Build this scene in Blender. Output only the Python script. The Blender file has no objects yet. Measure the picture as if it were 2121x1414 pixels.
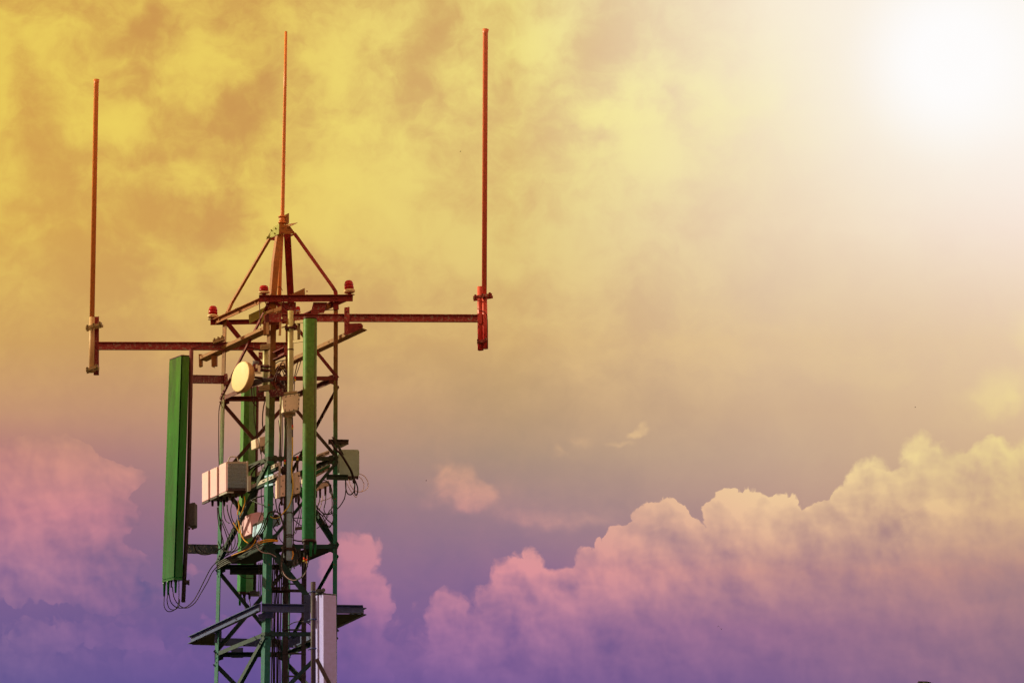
import bpy, bmesh, math, random
from mathutils import Vector, Matrix
random.seed(7)
S = bpy.context.scene

# ------------------------------------------------------------------ camera
W0, H0 = 2121.0, 1414.0
FPX = 17700.0                      # focal length in photo pixels (a 300 mm lens)
ELEV = math.radians(14.0)
ROLL = 0.008
CAM = Vector((0.0, 0.0, 1.6))
FW = Vector((0, math.cos(ELEV), math.sin(ELEV)))
RT0 = Vector((1, 0, 0)); UP0 = RT0.cross(FW)
RT = RT0 * math.cos(ROLL) + UP0 * math.sin(ROLL)
UP = UP0 * math.cos(ROLL) - RT0 * math.sin(ROLL)
cd = bpy.data.cameras.new('camera'); cam = bpy.data.objects.new('camera', cd)
S.collection.objects.link(cam)
cam.matrix_world = Matrix(((RT.x, UP.x, -FW.x, CAM.x), (RT.y, UP.y, -FW.y, CAM.y), (RT.z, UP.z, -FW.z, CAM.z), (0, 0, 0, 1)))
cd.sensor_width = 36; cd.lens = 36 * FPX / W0; cd.clip_start = 0.5; cd.clip_end = 5000
S.camera = cam
S.view_settings.view_transform = 'Standard'; S.view_settings.look = 'None'
S.view_settings.exposure = 0; S.view_settings.gamma = 1
S.cycles.samples = 96; S.cycles.use_adaptive_sampling = True; S.cycles.adaptive_threshold = .03; S.cycles.adaptive_min_samples = 12

# ------------------------------------------------------------------ sun
SUN = Vector((-0.86, 0.22, 0.46)).normalized()
ld = bpy.data.lights.new('sun', 'SUN'); ld.energy = 4.6; ld.angle = math.radians(0.5); ld.color = (1.0, 0.94, 0.56)
lo = bpy.data.objects.new('sun', ld); S.collection.objects.link(lo)
lo.rotation_euler = (-SUN).to_track_quat('-Z', 'Y').to_euler(); lo.location = (-40, 80, 60)

# ------------------------------------------------------------------ world: dusk sky with cloud banks
def lin(c):
    r = []
    for v in c:
        v /= 255.0
        r.append(v / 12.92 if v <= .04045 else ((v + .055) / 1.055) ** 2.4)
    return tuple(r) + (1.0,)
w = bpy.data.worlds.new('World'); S.world = w; w.use_nodes = True
nt = w.node_tree; nt.nodes.clear(); NN = nt.nodes.new; LK = nt.links.new
def setin(sock, v):
    if isinstance(v, bpy.types.NodeSocket): LK(v, sock)
    else: sock.default_value = v
def M(op, a, b=None, c=None, clamp=False):
    n = NN('ShaderNodeMath'); n.operation = op; n.use_clamp = clamp; setin(n.inputs[0], a)
    if b is not None: setin(n.inputs[1], b)
    if c is not None: setin(n.inputs[2], c)
    return n.outputs[0]
def VM(op, a, b):
    n = NN('ShaderNodeVectorMath'); n.operation = op; setin(n.inputs[0], a); setin(n.inputs[1], b)
    return n.outputs['Value'] if op in ('DOT_PRODUCT', 'LENGTH', 'DISTANCE') else n.outputs[0]
def CXYZ(x, y, z=0.0):
    n = NN('ShaderNodeCombineXYZ'); setin(n.inputs[0], x); setin(n.inputs[1], y); setin(n.inputs[2], z); return n.outputs[0]
def SS(v, a, b, lo_=0.0, hi_=1.0):
    n = NN('ShaderNodeMapRange'); n.interpolation_type = 'SMOOTHSTEP'; setin(n.inputs[0], v)
    n.inputs[1].default_value = a; n.inputs[2].default_value = b; n.inputs[3].default_value = lo_; n.inputs[4].default_value = hi_
    return n.outputs[0]
def MIXC(f, a, b, mode='MIX'):
    n = NN('ShaderNodeMix'); n.data_type = 'RGBA'; n.blend_type = mode; setin(n.inputs[0], f); setin(n.inputs[6], a); setin(n.inputs[7], b)
    return n.outputs[2]
def NOISE(vec, scale, detail=6, rough=.55, dist=0.0):
    n = NN('ShaderNodeTexNoise'); n.noise_dimensions = '2D'; n.inputs['Scale'].default_value = scale; n.inputs['Detail'].default_value = max(2, detail - 2)
    n.inputs['Roughness'].default_value = rough; n.inputs['Distortion'].default_value = dist; LK(vec, n.inputs['Vector']); return n
def VORO(vec, scale, detail=3, rough=.5):
    n = NN('ShaderNodeTexVoronoi'); n.voronoi_dimensions = '2D'; n.feature = 'SMOOTH_F1'; n.normalize = True
    n.inputs['Scale'].default_value = scale; n.inputs['Detail'].default_value = detail; n.inputs['Roughness'].default_value = rough
    n.inputs['Smoothness'].default_value = .35; LK(vec, n.inputs['Vector']); return n.outputs['Distance']
tc = NN('ShaderNodeTexCoord').outputs['Generated']
dF = VM('DOT_PRODUCT', tc, tuple(FW)); dR = VM('DOT_PRODUCT', tc, tuple(RT)); dU = VM('DOT_PRODUCT', tc, tuple(UP))
dFc = M('MAXIMUM', dF, .1)
# sky chart: angle east/up of the middle of the view, in thousandths of the chart (1 unit = 1000 steps of 0.0032 deg)
X = M('MULTIPLY_ADD', M('DIVIDE', dR, dFc), FPX / 1000, W0 / 2000)
Y = M('MULTIPLY_ADD', M('DIVIDE', dU, dFc), -FPX / 1000, H0 / 2000)
X = M('MINIMUM', M('MAXIMUM', X, -30.0), 30.0); Y = M('MINIMUM', M('MAXIMUM', Y, -30.0), 30.0)
P = CXYZ(X, Y)
def warp(P, scale, amt, seed, detail=4):
    a = VM('ADD', P, (seed, seed * 1.7, seed * .3))
    n = NOISE(a, scale, detail, .55)
    d = VM('SUBTRACT', n.outputs['Color'], (.5, .5, .5))
    d = VM('MULTIPLY', d, (amt, amt, 0))
    return VM('ADD', P, d)
def ramp(fac, stops):
    n = NN('ShaderNodeValToRGB'); cr = n.color_ramp; cr.interpolation = 'LINEAR'
    e = cr.elements
    e[0].position = stops[0][0] / 1414.0; e[0].color = lin(stops[0][1])
    e[1].position = min(1, stops[-1][0] / 1414.0); e[1].color = lin(stops[-1][1])
    for y, c in stops[1:-1]:
        k = e.new(y / 1414.0); k.color = lin(c)
    LK(fac, n.inputs[0]); return n.outputs[0]
YS = (0, 235, 470, 707, 850, 940, 1060, 1180, 1300, 1414)
COLX = (0.0, .53, 1.06, 1.59, 2.121)
DARK = [
 [(207,150,72),(212,158,74),(216,166,78),(206,158,92),(190,140,110),(174,118,120),(150,102,130),(122,92,140),(104,84,140),(96,80,140)],
 [(203,148,78),(205,152,80),(206,153,82),(205,160,98),(190,145,112),(168,132,120),(138,110,125),(120,98,134),(102,82,140),(92,74,140)],
 [(214,172,104),(220,182,115),(218,178,110),(208,168,110),(180,148,112),(163,138,120),(142,118,130),(124,98,138),(118,88,142),(112,82,142)],
 [(248,230,205),(245,225,195),(236,210,178),(215,182,150),(200,165,138),(190,156,136),(175,138,132),(158,116,134),(138,100,138),(118,88,138)],
 [(255,246,236),(255,244,234),(247,224,208),(230,198,168),(218,182,150),(208,170,140),(195,155,132),(165,128,130),(148,112,130),(132,100,130)]]
LIGHT = [
 [(236,205,88),(237,206,88),(235,203,90),(221,178,98),(214,164,115),(208,142,128),(205,134,142),(176,122,150),(142,106,150),(116,94,150)],
 [(237,207,96),(238,210,96),(236,205,98),(225,185,105),(212,162,118),(205,150,125),(192,126,140),(172,116,145),(130,90,150),(105,80,150)],
 [(240,222,130),(246,230,132),(232,208,125),(226,190,120),(218,176,128),(222,172,130),(208,150,142),(214,142,152),(176,120,156),(136,98,154)],
 [(252,240,212),(250,238,190),(245,226,185),(230,198,150),(228,195,145),(238,208,155),(232,190,152),(205,150,140),(165,115,145),(138,100,145)],
 [(255,250,240),(255,249,240),(252,236,218),(240,215,165),(238,212,150),(238,212,146),(224,186,140),(192,142,130),(172,126,135),(156,114,135)]]
def grid(G):
    yy = M('MULTIPLY', Y, 1 / 1.414, clamp=True)
    cols = [ramp(yy, list(zip(YS, g))) for g in G]
    out = cols[0]
    for i in range(1, 5):
        f = M('DIVIDE', M('SUBTRACT', X, COLX[i-1]), COLX[i] - COLX[i-1], clamp=True)
        out = MIXC(f, out, cols[i])
    return out
cDark = grid(DARK); cLight = grid(LIGHT)
def blobs(P, L):
    acc = None
    for (x, y, rx, ry, a) in L:
        v = VM('SUBTRACT', P, (x / 1000, y / 1000, 0)); v = VM('MULTIPLY', v, (1000 / rx, 1000 / ry, 0))
        n = NN('ShaderNodeVectorMath'); n.operation = 'LENGTH'; LK(v, n.inputs[0])
        m = SS(n.outputs['Value'], 1.0, 0.0)
        acc = M('MULTIPLY', m, a) if acc is None else M('MULTIPLY_ADD', m, a, acc)
    return acc
# --- high mottled cloud
P1 = warp(P, 2.2, .30, 3.1, 6)
hi = NOISE(P1, 3.2, 9, .56).outputs[0]
P1b = warp(P, 7.0, .10, 8.1, 5)
hi2 = NOISE(VM('MULTIPLY', P1b, (1, 1.3, 0)), 9.0, 8, .6).outputs[0]
bl = blobs(warp(P, 5.0, .16, 5.3, 6), [
 (90,90,170,150,.5),(400,95,120,130,.35),(215,40,120,70,.3),(120,250,200,140,.35),(240,235,90,110,.45),(470,130,230,100,.55),(690,110,140,150,.75),(760,230,120,130,.45),
 (400,370,190,60,.6),(660,290,160,150,.35),(640,420,200,100,.25),(760,480,180,130,.45),(1010,480,200,90,.25),(120,420,180,160,.2),(880,370,120,50,.3),
 (340,60,110,110,-.55),(300,140,70,130,-.5),(500,190,150,80,-.7),(560,20,150,60,-.3),(370,240,110,80,-.35),(840,110,70,150,-.45),(420,470,170,90,-.75),(600,620,300,120,-.4),
 (930,40,170,80,-.2),(300,560,250,120,-.2),(150,320,190,40,-.4),(500,250,200,60,-.4),
 (1130,110,70,90,.9),(1330,190,230,120,.9),(1290,250,200,100,.5),(1480,210,90,150,.45),(1330,330,230,70,.8),(1220,95,90,60,-.5),(1410,205,60,70,-.9),(1270,290,130,26,-.6),(1060,300,120,160,.2),
 (2085,820,90,90,.9),(2121,680,60,60,.7),(2060,850,120,60,.5),(1790,760,160,40,.25),(1350,885,30,16,.9),(1310,905,50,14,.35),(1225,905,50,20,.3),(1165,945,24,24,.35),
 (940,990,56,46,1.2),(985,1040,60,46,1.2),(930,1020,60,40,.6),(1120,1075,200,40,.45),(1060,1040,130,60,.25),(1240,1040,180,60,.2),
 (1240,760,300,60,.2),(1700,730,260,50,.2)])
fade = SS(Y, 1.0, .60)                       # mottling weakens towards the cumulus
fadeR = SS(X, 1.75, 1.25)
amp = M('MULTIPLY', M('MULTIPLY_ADD', fade, .8, .2), M('MULTIPLY_ADD', fadeR, .8, .2))
hi3 = NOISE(P1b, 26.0, 6, .62).outputs[0]
hiN = M('ADD', M('MULTIPLY', M('SUBTRACT', hi, .5), 3.0), M('ADD', M('MULTIPLY', M('SUBTRACT', hi2, .5), 1.5), M('MULTIPLY', M('SUBTRACT', hi3, .5), .5)))
mHi = M('ADD', M('MULTIPLY', hiN, M('MULTIPLY_ADD', amp, .5, .10)), M('MULTIPLY_ADD', bl, .54, .44))
mHi = M('MULTIPLY_ADD', SS(mHi, .05, .92), .6, M('MULTIPLY_ADD', mHi, .34, .04))
mHi = M('MINIMUM', M('MAXIMUM', mHi, -.1), 1.05)
# --- cumulus banks: a top outline, broken up by puffs
def curve(pts):
    n = NN('ShaderNodeFloatCurve'); c = n.mapping.curves[0]
    n.mapping.use_clip = False
    p0, p1 = pts[0], pts[-1]
    c.points[0].location = (p0[0] / 2200, 1 - p0[1] / 1500); c.points[1].location = (p1[0] / 2200, 1 - p1[1] / 1500)
    for x, y in pts[1:-1]: c.points.new(x / 2200, 1 - y / 1500)
    for p in c.points: p.handle_type = 'VECTOR'
    n.mapping.update(); return n
def bank(pts, wsc, wamt, puff, seed, soft, fall):
    Pw = warp(P, wsc, wamt, seed, 5)
    Pw = warp(Pw, wsc * 3.5, wamt * .35, seed + 4, 4)
    sp = NN('ShaderNodeSeparateXYZ'); LK(Pw, sp.inputs[0])
    cv = curve(pts); xx = M('MULTIPLY', sp.outputs[0], 1000 / 2200, clamp=True); LK(xx, cv.inputs['Value']); cv.inputs['Factor'].default_value = 1
    Hh = M('MULTIPLY_ADD', cv.outputs[0], -1.5, 1.5)
    s = M('SUBTRACT', sp.outputs[1], Hh)
    v = VORO(VM('ADD', Pw, (seed, 0, 0)), 22, 3, .55)
    v2 = VORO(VM('ADD', Pw, (seed, 2, 0)), 9, 2, .5)
    pf = M('ADD', M('MULTIPLY', M('SUBTRACT', .38, v), puff), M('MULTIPLY', M('SUBTRACT', .4, v2), puff * 1.3))
    s = M('ADD', s, pf)
    mask = SS(s, 0.0, soft)
    lit = M('POWER', 2.718, M('MULTIPLY', M('MAXIMUM', s, 0.0), -1 / fall))
    return mask, lit, pf
COLS = [(740,1148,44),(705,1170,50),(765,1215,46),(935,1260,37),(920,1300,40),(985,1290,40),(1012,1250,40),(1060,1195,45),(1103,1186,46),(1148,1200,34),(1213,1172,33),(1190,1255,40),(1262,1172,48),(1305,1135,46),
 (1350,1096,46),(1388,1082,46),(1432,1125,46),(1476,1130,40),(1512,1062,44),(1556,1062,44),(1602,1076,36),(1634,1062,36),(1668,1105,30),(1698,1080,36),(1728,1072,36),(1762,1046,40),(1812,1006,56),(1872,1012,54),
 (1922,955,58),(1985,982,60),(2055,972,68),(2125,975,70)]
P1w = warp(warp(P, 13, .045, 2.3, 5), 38, .014, 6.3, 4)
acc = None
for cx, cy, r in COLS:
    v = VM('SUBTRACT', P1w, (cx / 1000, cy / 1000, 0)); v = VM('MINIMUM', v, (99, 0, 0))
    n = NN('ShaderNodeVectorMath'); n.operation = 'LENGTH'; LK(v, n.inputs[0])
    d = M('SUBTRACT', r / 1000, n.outputs['Value'])
    acc = d if acc is None else M('SMOOTH_MAX', acc, d, .012)
v1 = VORO(VM('ADD', P1w, (3, 0, 0)), 26, 3, .6)
v1b = VORO(VM('ADD', P1w, (3, 2, 0)), 11, 2, .5)
P1s = warp(P, 6, .03, 4.4, 3)
va = VORO(VM('ADD', P1s, (3, 5, 0)), 13, 1.5, .45); vb = VORO(VM('ADD', P1s, (3.022, 4.980, 0)), 13, 1.5, .45)
vc = VORO(VM('ADD', P1s, (1, 5, 0)), 34, 1, .5); vd = VORO(VM('ADD', P1s, (1.008, 4.992, 0)), 34, 1, .5)
p1 = M('ADD', M('MULTIPLY', M('SUBTRACT', .36, v1), .030), M('MULTIPLY', M('SUBTRACT', .38, v1b), .050))
s1 = M('ADD', acc, p1)
edge = SS(NOISE(P, 3.5, 2, .5).outputs[0], .38, .68, .006, .028)
m1 = SS(M('DIVIDE', s1, edge), 0.0, 1.0)
spY = NN('ShaderNodeSeparateXYZ'); LK(P1w, spY.inputs[0])
cvB = curve([(0,1300),(700,1115),(800,1230),(900,1250),(1000,1215),(1100,1145),(1250,1125),(1350,1050),(1450,1060),(1520,1015),(1650,1030),(1760,1005),(1850,950),(1930,895),(2200,900)])
LK(M('MULTIPLY', spY.outputs[0], 1000 / 2200, clamp=True), cvB.inputs['Value'])
dep = M('SUBTRACT', spY.outputs[1], M('MULTIPLY_ADD', cvB.outputs[0], -1.5, 1.5))
l1 = M('POWER', 2.718, M('MULTIPLY', M('MAXIMUM', dep, 0.0), -1 / .10))
holes = blobs(P1w, [(1860,1085,90,55,-.55),(1525,1170,45,60,-.35),(1960,1050,90,40,.4),(2050,1060,120,50,.4),(1530,1030,60,30,.35),(1090,1165,70,40,.3),(1180,1215,30,40,-.5),
 (1700,1110,120,60,.3),(1480,1200,110,60,.35),(1600,1240,100,60,.25),(1930,1310,70,40,.5),(2000,1260,90,60,.35),(1750,1230,120,40,-.35),(2060,1220,150,40,-.4),(1300,1230,160,80,.25),(960,1245,50,30,.3),(2085,1350,100,50,.3),(1880,1400,40,24,.5),(1420,1210,80,50,.3)])
rel = M('ADD', M('MULTIPLY', M('SUBTRACT', vb, va), 1.0), M('MULTIPLY', M('SUBTRACT', vd, vc), .40))
# lower, nearer folds of the bank
B2 = [(0,1330),(120,1300),(300,1290),(420,1340),(600,1330),(700,1262),(760,1260),(830,1300),(930,1345),(1040,1300),(1160,1265),(1290,1190),(1420,1150),(1480,1120),(1560,1160),(1690,1105),(1800,1135),(1880,1100),(1960,1050),(2050,1040),(2200,1065)]
m2, l2, p2 = bank(B2, 9, .07, .16, 7.7, .10, .12)
# pink cloud at the left
P4 = warp(warp(P, 9, .075, 15.2, 5), 26, .028, 1.2, 4)
b4 = blobs(P4, [(40,960,230,90,.9),(120,1010,190,120,1.0),(205,1075,105,75,1.2),(225,990,85,65,1.0),(30,1060,240,120,.8),(60,1170,300,110,.8),(200,1170,150,70,.5),(250,1235,170,45,.8),(120,1310,260,60,.5),(300,1330,120,40,.4),(30,1380,200,50,.4),(500,1290,160,60,.4),(700,1290,120,90,.6),(790,1245,60,60,.6),(620,1370,200,50,.4),(400,1180,120,60,.25)])
v4 = VORO(P4, 20, 2, .5)
s4 = M('ADD', b4, M('MULTIPLY', M('SUBTRACT', .4, v4), .7))
m4 = M('MULTIPLY', SS(s4, .26, .36), .92)
big = NOISE(warp(P, 5, .15, 22.0), 5.5, 8, .55).outputs[0]
bigc = M('MULTIPLY', M('SUBTRACT', big, .5), 1.0)
# light-to-shade amount inside each bank
rim = M('POWER', 2.718, M('MULTIPLY', M('MAXIMUM', s1, 0.0), -1 / .022))
a1 = M('ADD', M('ADD', M('MULTIPLY_ADD', l1, .50, M('MULTIPLY_ADD', rim, .28, .40)), holes), M('ADD', M('MULTIPLY', p1, 3.0), M('ADD', rel, M('MULTIPLY', bigc, 1.4))))
a2 = M('ADD', M('MULTIPLY_ADD', l2, .55, .38), M('ADD', M('MULTIPLY', p2, 1.2), M('ADD', M('MULTIPLY', rel, .8), M('MULTIPLY', bigc, 1.4))))
a4 = M('ADD', M('ADD', M('MULTIPLY_ADD', s4, .30, .40), rel), M('MULTIPLY', bigc, 1.5))
def L(f, a, b): return M('ADD', a, M('MULTIPLY', f, M('SUBTRACT', b, a)))
low = SS(Y, .68, .98)
m = L(low, mHi, M('MULTIPLY_ADD', M('MULTIPLY', SS(bl, .0, 1.0), M('MULTIPLY_ADD', M('SUBTRACT', hi2, .35), 2.4, .25)), .75, M('MULTIPLY', mHi, .38)))
m = L(m4, m, a4)
m = L(m1, m, a1)
m = L(M('MULTIPLY', m2, .7), m, a2)
m = M('MINIMUM', M('MAXIMUM', m, -.15), 1.15)
nm = NN('ShaderNodeMix'); nm.data_type = 'RGBA'; nm.clamp_factor = False
LK(m, nm.inputs[0]); LK(cDark, nm.inputs[6]); LK(cLight, nm.inputs[7]); col = nm.outputs[2]
# hazy sun seen through the cloud, upper right
vs = VM('SUBTRACT', P, (1.975, .120, 0)); n = NN('ShaderNodeVectorMath'); n.operation = 'LENGTH'; LK(VM('MULTIPLY', vs, (1, 1, 0)), n.inputs[0]); rs = n.outputs['Value']
g1 = SS(rs, .25, .04); g2 = SS(rs, .62, .06)
glow = M('ADD', M('MULTIPLY', g1, .62), M('MULTIPLY', M('MULTIPLY', g2, g2), .42), clamp=True)
col = MIXC(glow, col, (1.02, 1.0, .99, 1))
# the rest of the sky, out of view: made rosy to redden the shade
zz = NN('ShaderNodeSeparateXYZ'); LK(tc, zz.inputs[0])
far = NN('ShaderNodeValToRGB'); cr = far.color_ramp; cr.elements[0].position = 0; cr.elements[0].color = (.20, .06, .12, 1)
cr.elements[1].position = 1; cr.elements[1].color = (.95, .60, .26, 1)
for p_, c_ in ((.5, (.66, .24, .22, 1)), (.62, (.85, .42, .24, 1))): k = cr.elements.new(p_); k.color = c_
LK(M('MULTIPLY_ADD', zz.outputs[2], .5, .5), far.inputs[0])
fn = NOISE(CXYZ(M('ARCTAN2', VM('DOT_PRODUCT', tc, (1,0,0)), VM('DOT_PRODUCT', tc, (0,1,0))), M('MULTIPLY', VM('DOT_PRODUCT', tc, (0,0,1)), 2.5)), 3.0, 4, .6).outputs[0]
farc = MIXC(SS(fn, .35, .7, 0, .5), far.outputs[0], (1, .62, .34, 1))
col = MIXC(SS(dF, .985, .90), col, farc)
sky = NN('ShaderNodeTexSky'); sky.sky_type = 'NISHITA'; sky.sun_disc = False
sky.sun_elevation = math.asin(SUN.z); sky.sun_rotation = math.atan2(SUN.x, SUN.y)
skm = MIXC(1.0, sky.outputs[0], (.08, .08, .08, 1), 'MULTIPLY')
col = MIXC(.03, col, skm)
bg = NN('ShaderNodeBackground'); LK(col, bg.inputs[0]); bg.inputs[1].default_value = 1.0
ow = NN('ShaderNodeOutputWorld'); LK(bg.outputs[0], ow.inputs[0])
w.cycles.sampling_method = 'MANUAL'; w.cycles.sample_map_resolution = 512

# ================================================================== geometry helpers
K = 0.005                                   # metres per photo pixel at the tower's front face
D0 = FPX * K
Y0 = CAM.y + D0 * math.cos(ELEV)
DEPTH = 0.89                                # the tower is this deep, front face to back face
def P3(px, py, t=0.0):
    """the point on the vertical plane t tower-depths behind the front face, seen at photo position px, py"""
    d = FW + RT * ((px - W0 / 2) / FPX) + UP * ((H0 / 2 - py) / FPX)
    return CAM + d * ((Y0 + DEPTH * t - CAM.y) / d.y)
def PD(px, py, dist):
    d = FW + RT * ((px - W0 / 2) / FPX) + UP * ((H0 / 2 - py) / FPX)
    return CAM + d * dist
VV = Vector((-0.463, 0.89, 0))              # tower side direction, front to back
VU = Vector((1, 0, 0))
NF = Vector((0, -1, 0))                     # outward normal of the front side
NL = Vector((-.887, -.461, 0))              # outward normal of the left side
ZZ = Vector((0, 0, 1))

class MB:
    def __init__(s): s.v = []; s.f = []; s.sm = []
    def poly(s, pts, smooth=False):
        b = len(s.v); s.v += [Vector(p) for p in pts]; s.f.append(tuple(range(b, b + len(pts)))); s.sm.append(smooth)
    def loft(s, A, B, smooth=False, cap=True):
        b = len(s.v); n = len(A); s.v += [Vector(p) for p in A] + [Vector(p) for p in B]
        for i in range(n):
            j = (i + 1) % n; s.f.append((b + i, b + j, b + n + j, b + n + i)); s.sm.append(smooth)
        if cap:
            s.f.append(tuple(b + i for i in reversed(range(n)))); s.sm.append(False)
            s.f.append(tuple(b + n + i for i in range(n))); s.sm.append(False)
        return s
    def beam(s, p0, p1, prof, a, b, smooth=False):
        s.loft([p0 + a * u + b * v for u, v in prof], [p1 + a * u + b * v for u, v in prof], smooth); return s
    def box(s, c, ex, ey, ez):
        """c = centre, half-extent vectors"""
        A = [c - ex - ey - ez, c + ex - ey - ez, c + ex + ey - ez, c - ex + ey - ez]
        return s.loft(A, [p + ez * 2 for p in A])
    def L(s, p0, p1, side, nrm, a, b, th=.007):
        side = side.normalized(); nrm = nrm.normalized()
        return s.beam(p0, p1, [(0, 0), (a, 0), (a, th), (th, th), (th, b), (0, b)], side, nrm)
    def C(s, p0, p1, up, out, h, d, th=.007):
        """channel: web height h, flanges d deep towards out"""
        return s.beam(p0, p1, [(0, 0), (h, 0), (h, d), (h - th, d), (h - th, th), (th, th), (th, d), (0, d)], up, out)
    def tube(s, pts, r, n=8, cap=True, smooth=True):
        pts = [Vector(p) for p in pts]; rr = r if isinstance(r, (list, tuple)) else [r] * len(pts)
        b0 = len(s.v); up = None
        for i, p in enumerate(pts):
            d = (pts[min(i + 1, len(pts) - 1)] - pts[max(i - 1, 0)])
            if d.length < 1e-9: d = Vector((0, 0, 1))
            d.normalize()
            if up is None: up = d.orthogonal().normalized()
            up = (up - d * up.dot(d))
            if up.length < 1e-6: up = d.orthogonal()
            up.normalize(); sd = d.cross(up)
            for k in range(n):
                a = 2 * math.pi * k / n; s.v.append(p + (up * math.cos(a) + sd * math.sin(a)) * rr[i])
        for i in range(len(pts) - 1):
            for k in range(n):
                j = (k + 1) % n; q = b0 + i * n; s.f.append((q + k, q + j, q + n + j, q + n + k)); s.sm.append(smooth)
        if cap:
            s.f.append(tuple(b0 + k for k in reversed(range(n)))); s.sm.append(False)
            q = b0 + (len(pts) - 1) * n; s.f.append(tuple(q + k for k in range(n))); s.sm.append(False)
        return s
    def bolt(s, p, n, r=.008, h=.010):
        n = n.normalized(); return s.tube([p, p + n * h], r, 6, smooth=False)
    def build(s, name, mat, parent=None, bevel=0.0):
        me = bpy.data.meshes.new(name); org = Vector((0, 0, 0))
        q = parent
        while q is not None: org = org + q.location; q = q.parent
        if parent is None:
            org = s.v[0].copy()
            mnx = sum((v for v in s.v), Vector()) / len(s.v); org = Vector((mnx.x, mnx.y, min(v.z for v in s.v)))
        me.from_pydata([tuple(v - org) for v in s.v], [], s.f)
        for p, sm in zip(me.polygons, s.sm): p.use_smooth = sm
        bm = bmesh.new(); bm.from_mesh(me); bmesh.ops.recalc_face_normals(bm, faces=bm.faces)
        if bevel > 0: bmesh.ops.bevel(bm, geom=list(bm.edges), offset=bevel, segments=2, affect='EDGES', profile=.5)
        bm.to_mesh(me); bm.free()
        me.materials.append(mat)
        o = bpy.data.objects.new(name, me); S.collection.objects.link(o)
        if parent is None: o.location = org
        o.parent = parent
        return o
def tag(o, label=None, cat=None, group=None, kind=None):
    for k, v in (('label', label), ('category', cat), ('group', group), ('kind', kind)):
        if v: o[k] = v
    return o
def thing(name, label, cat, loc, group=None):
    o = bpy.data.objects.new(name, None); S.collection.objects.link(o); o.location = loc; o.empty_display_size = .2
    return tag(o, label, cat, group)
def smooth_path(pts, n=7):
    pts = [Vector(p) for p in pts]; out = []
    for i in range(len(pts) - 1):
        a = pts[max(i - 1, 0)]; b = pts[i]; c = pts[i + 1]; d = pts[min(i + 2, len(pts) - 1)]
        for k in range(n):
            t = k / n
            out.append(.5 * ((2 * b) + (c - a) * t + (2 * a - 5 * b + 4 * c - d) * t * t + (3 * b - a - 3 * c + d) * t ** 3))
    out.append(pts[-1]); return out

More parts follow.
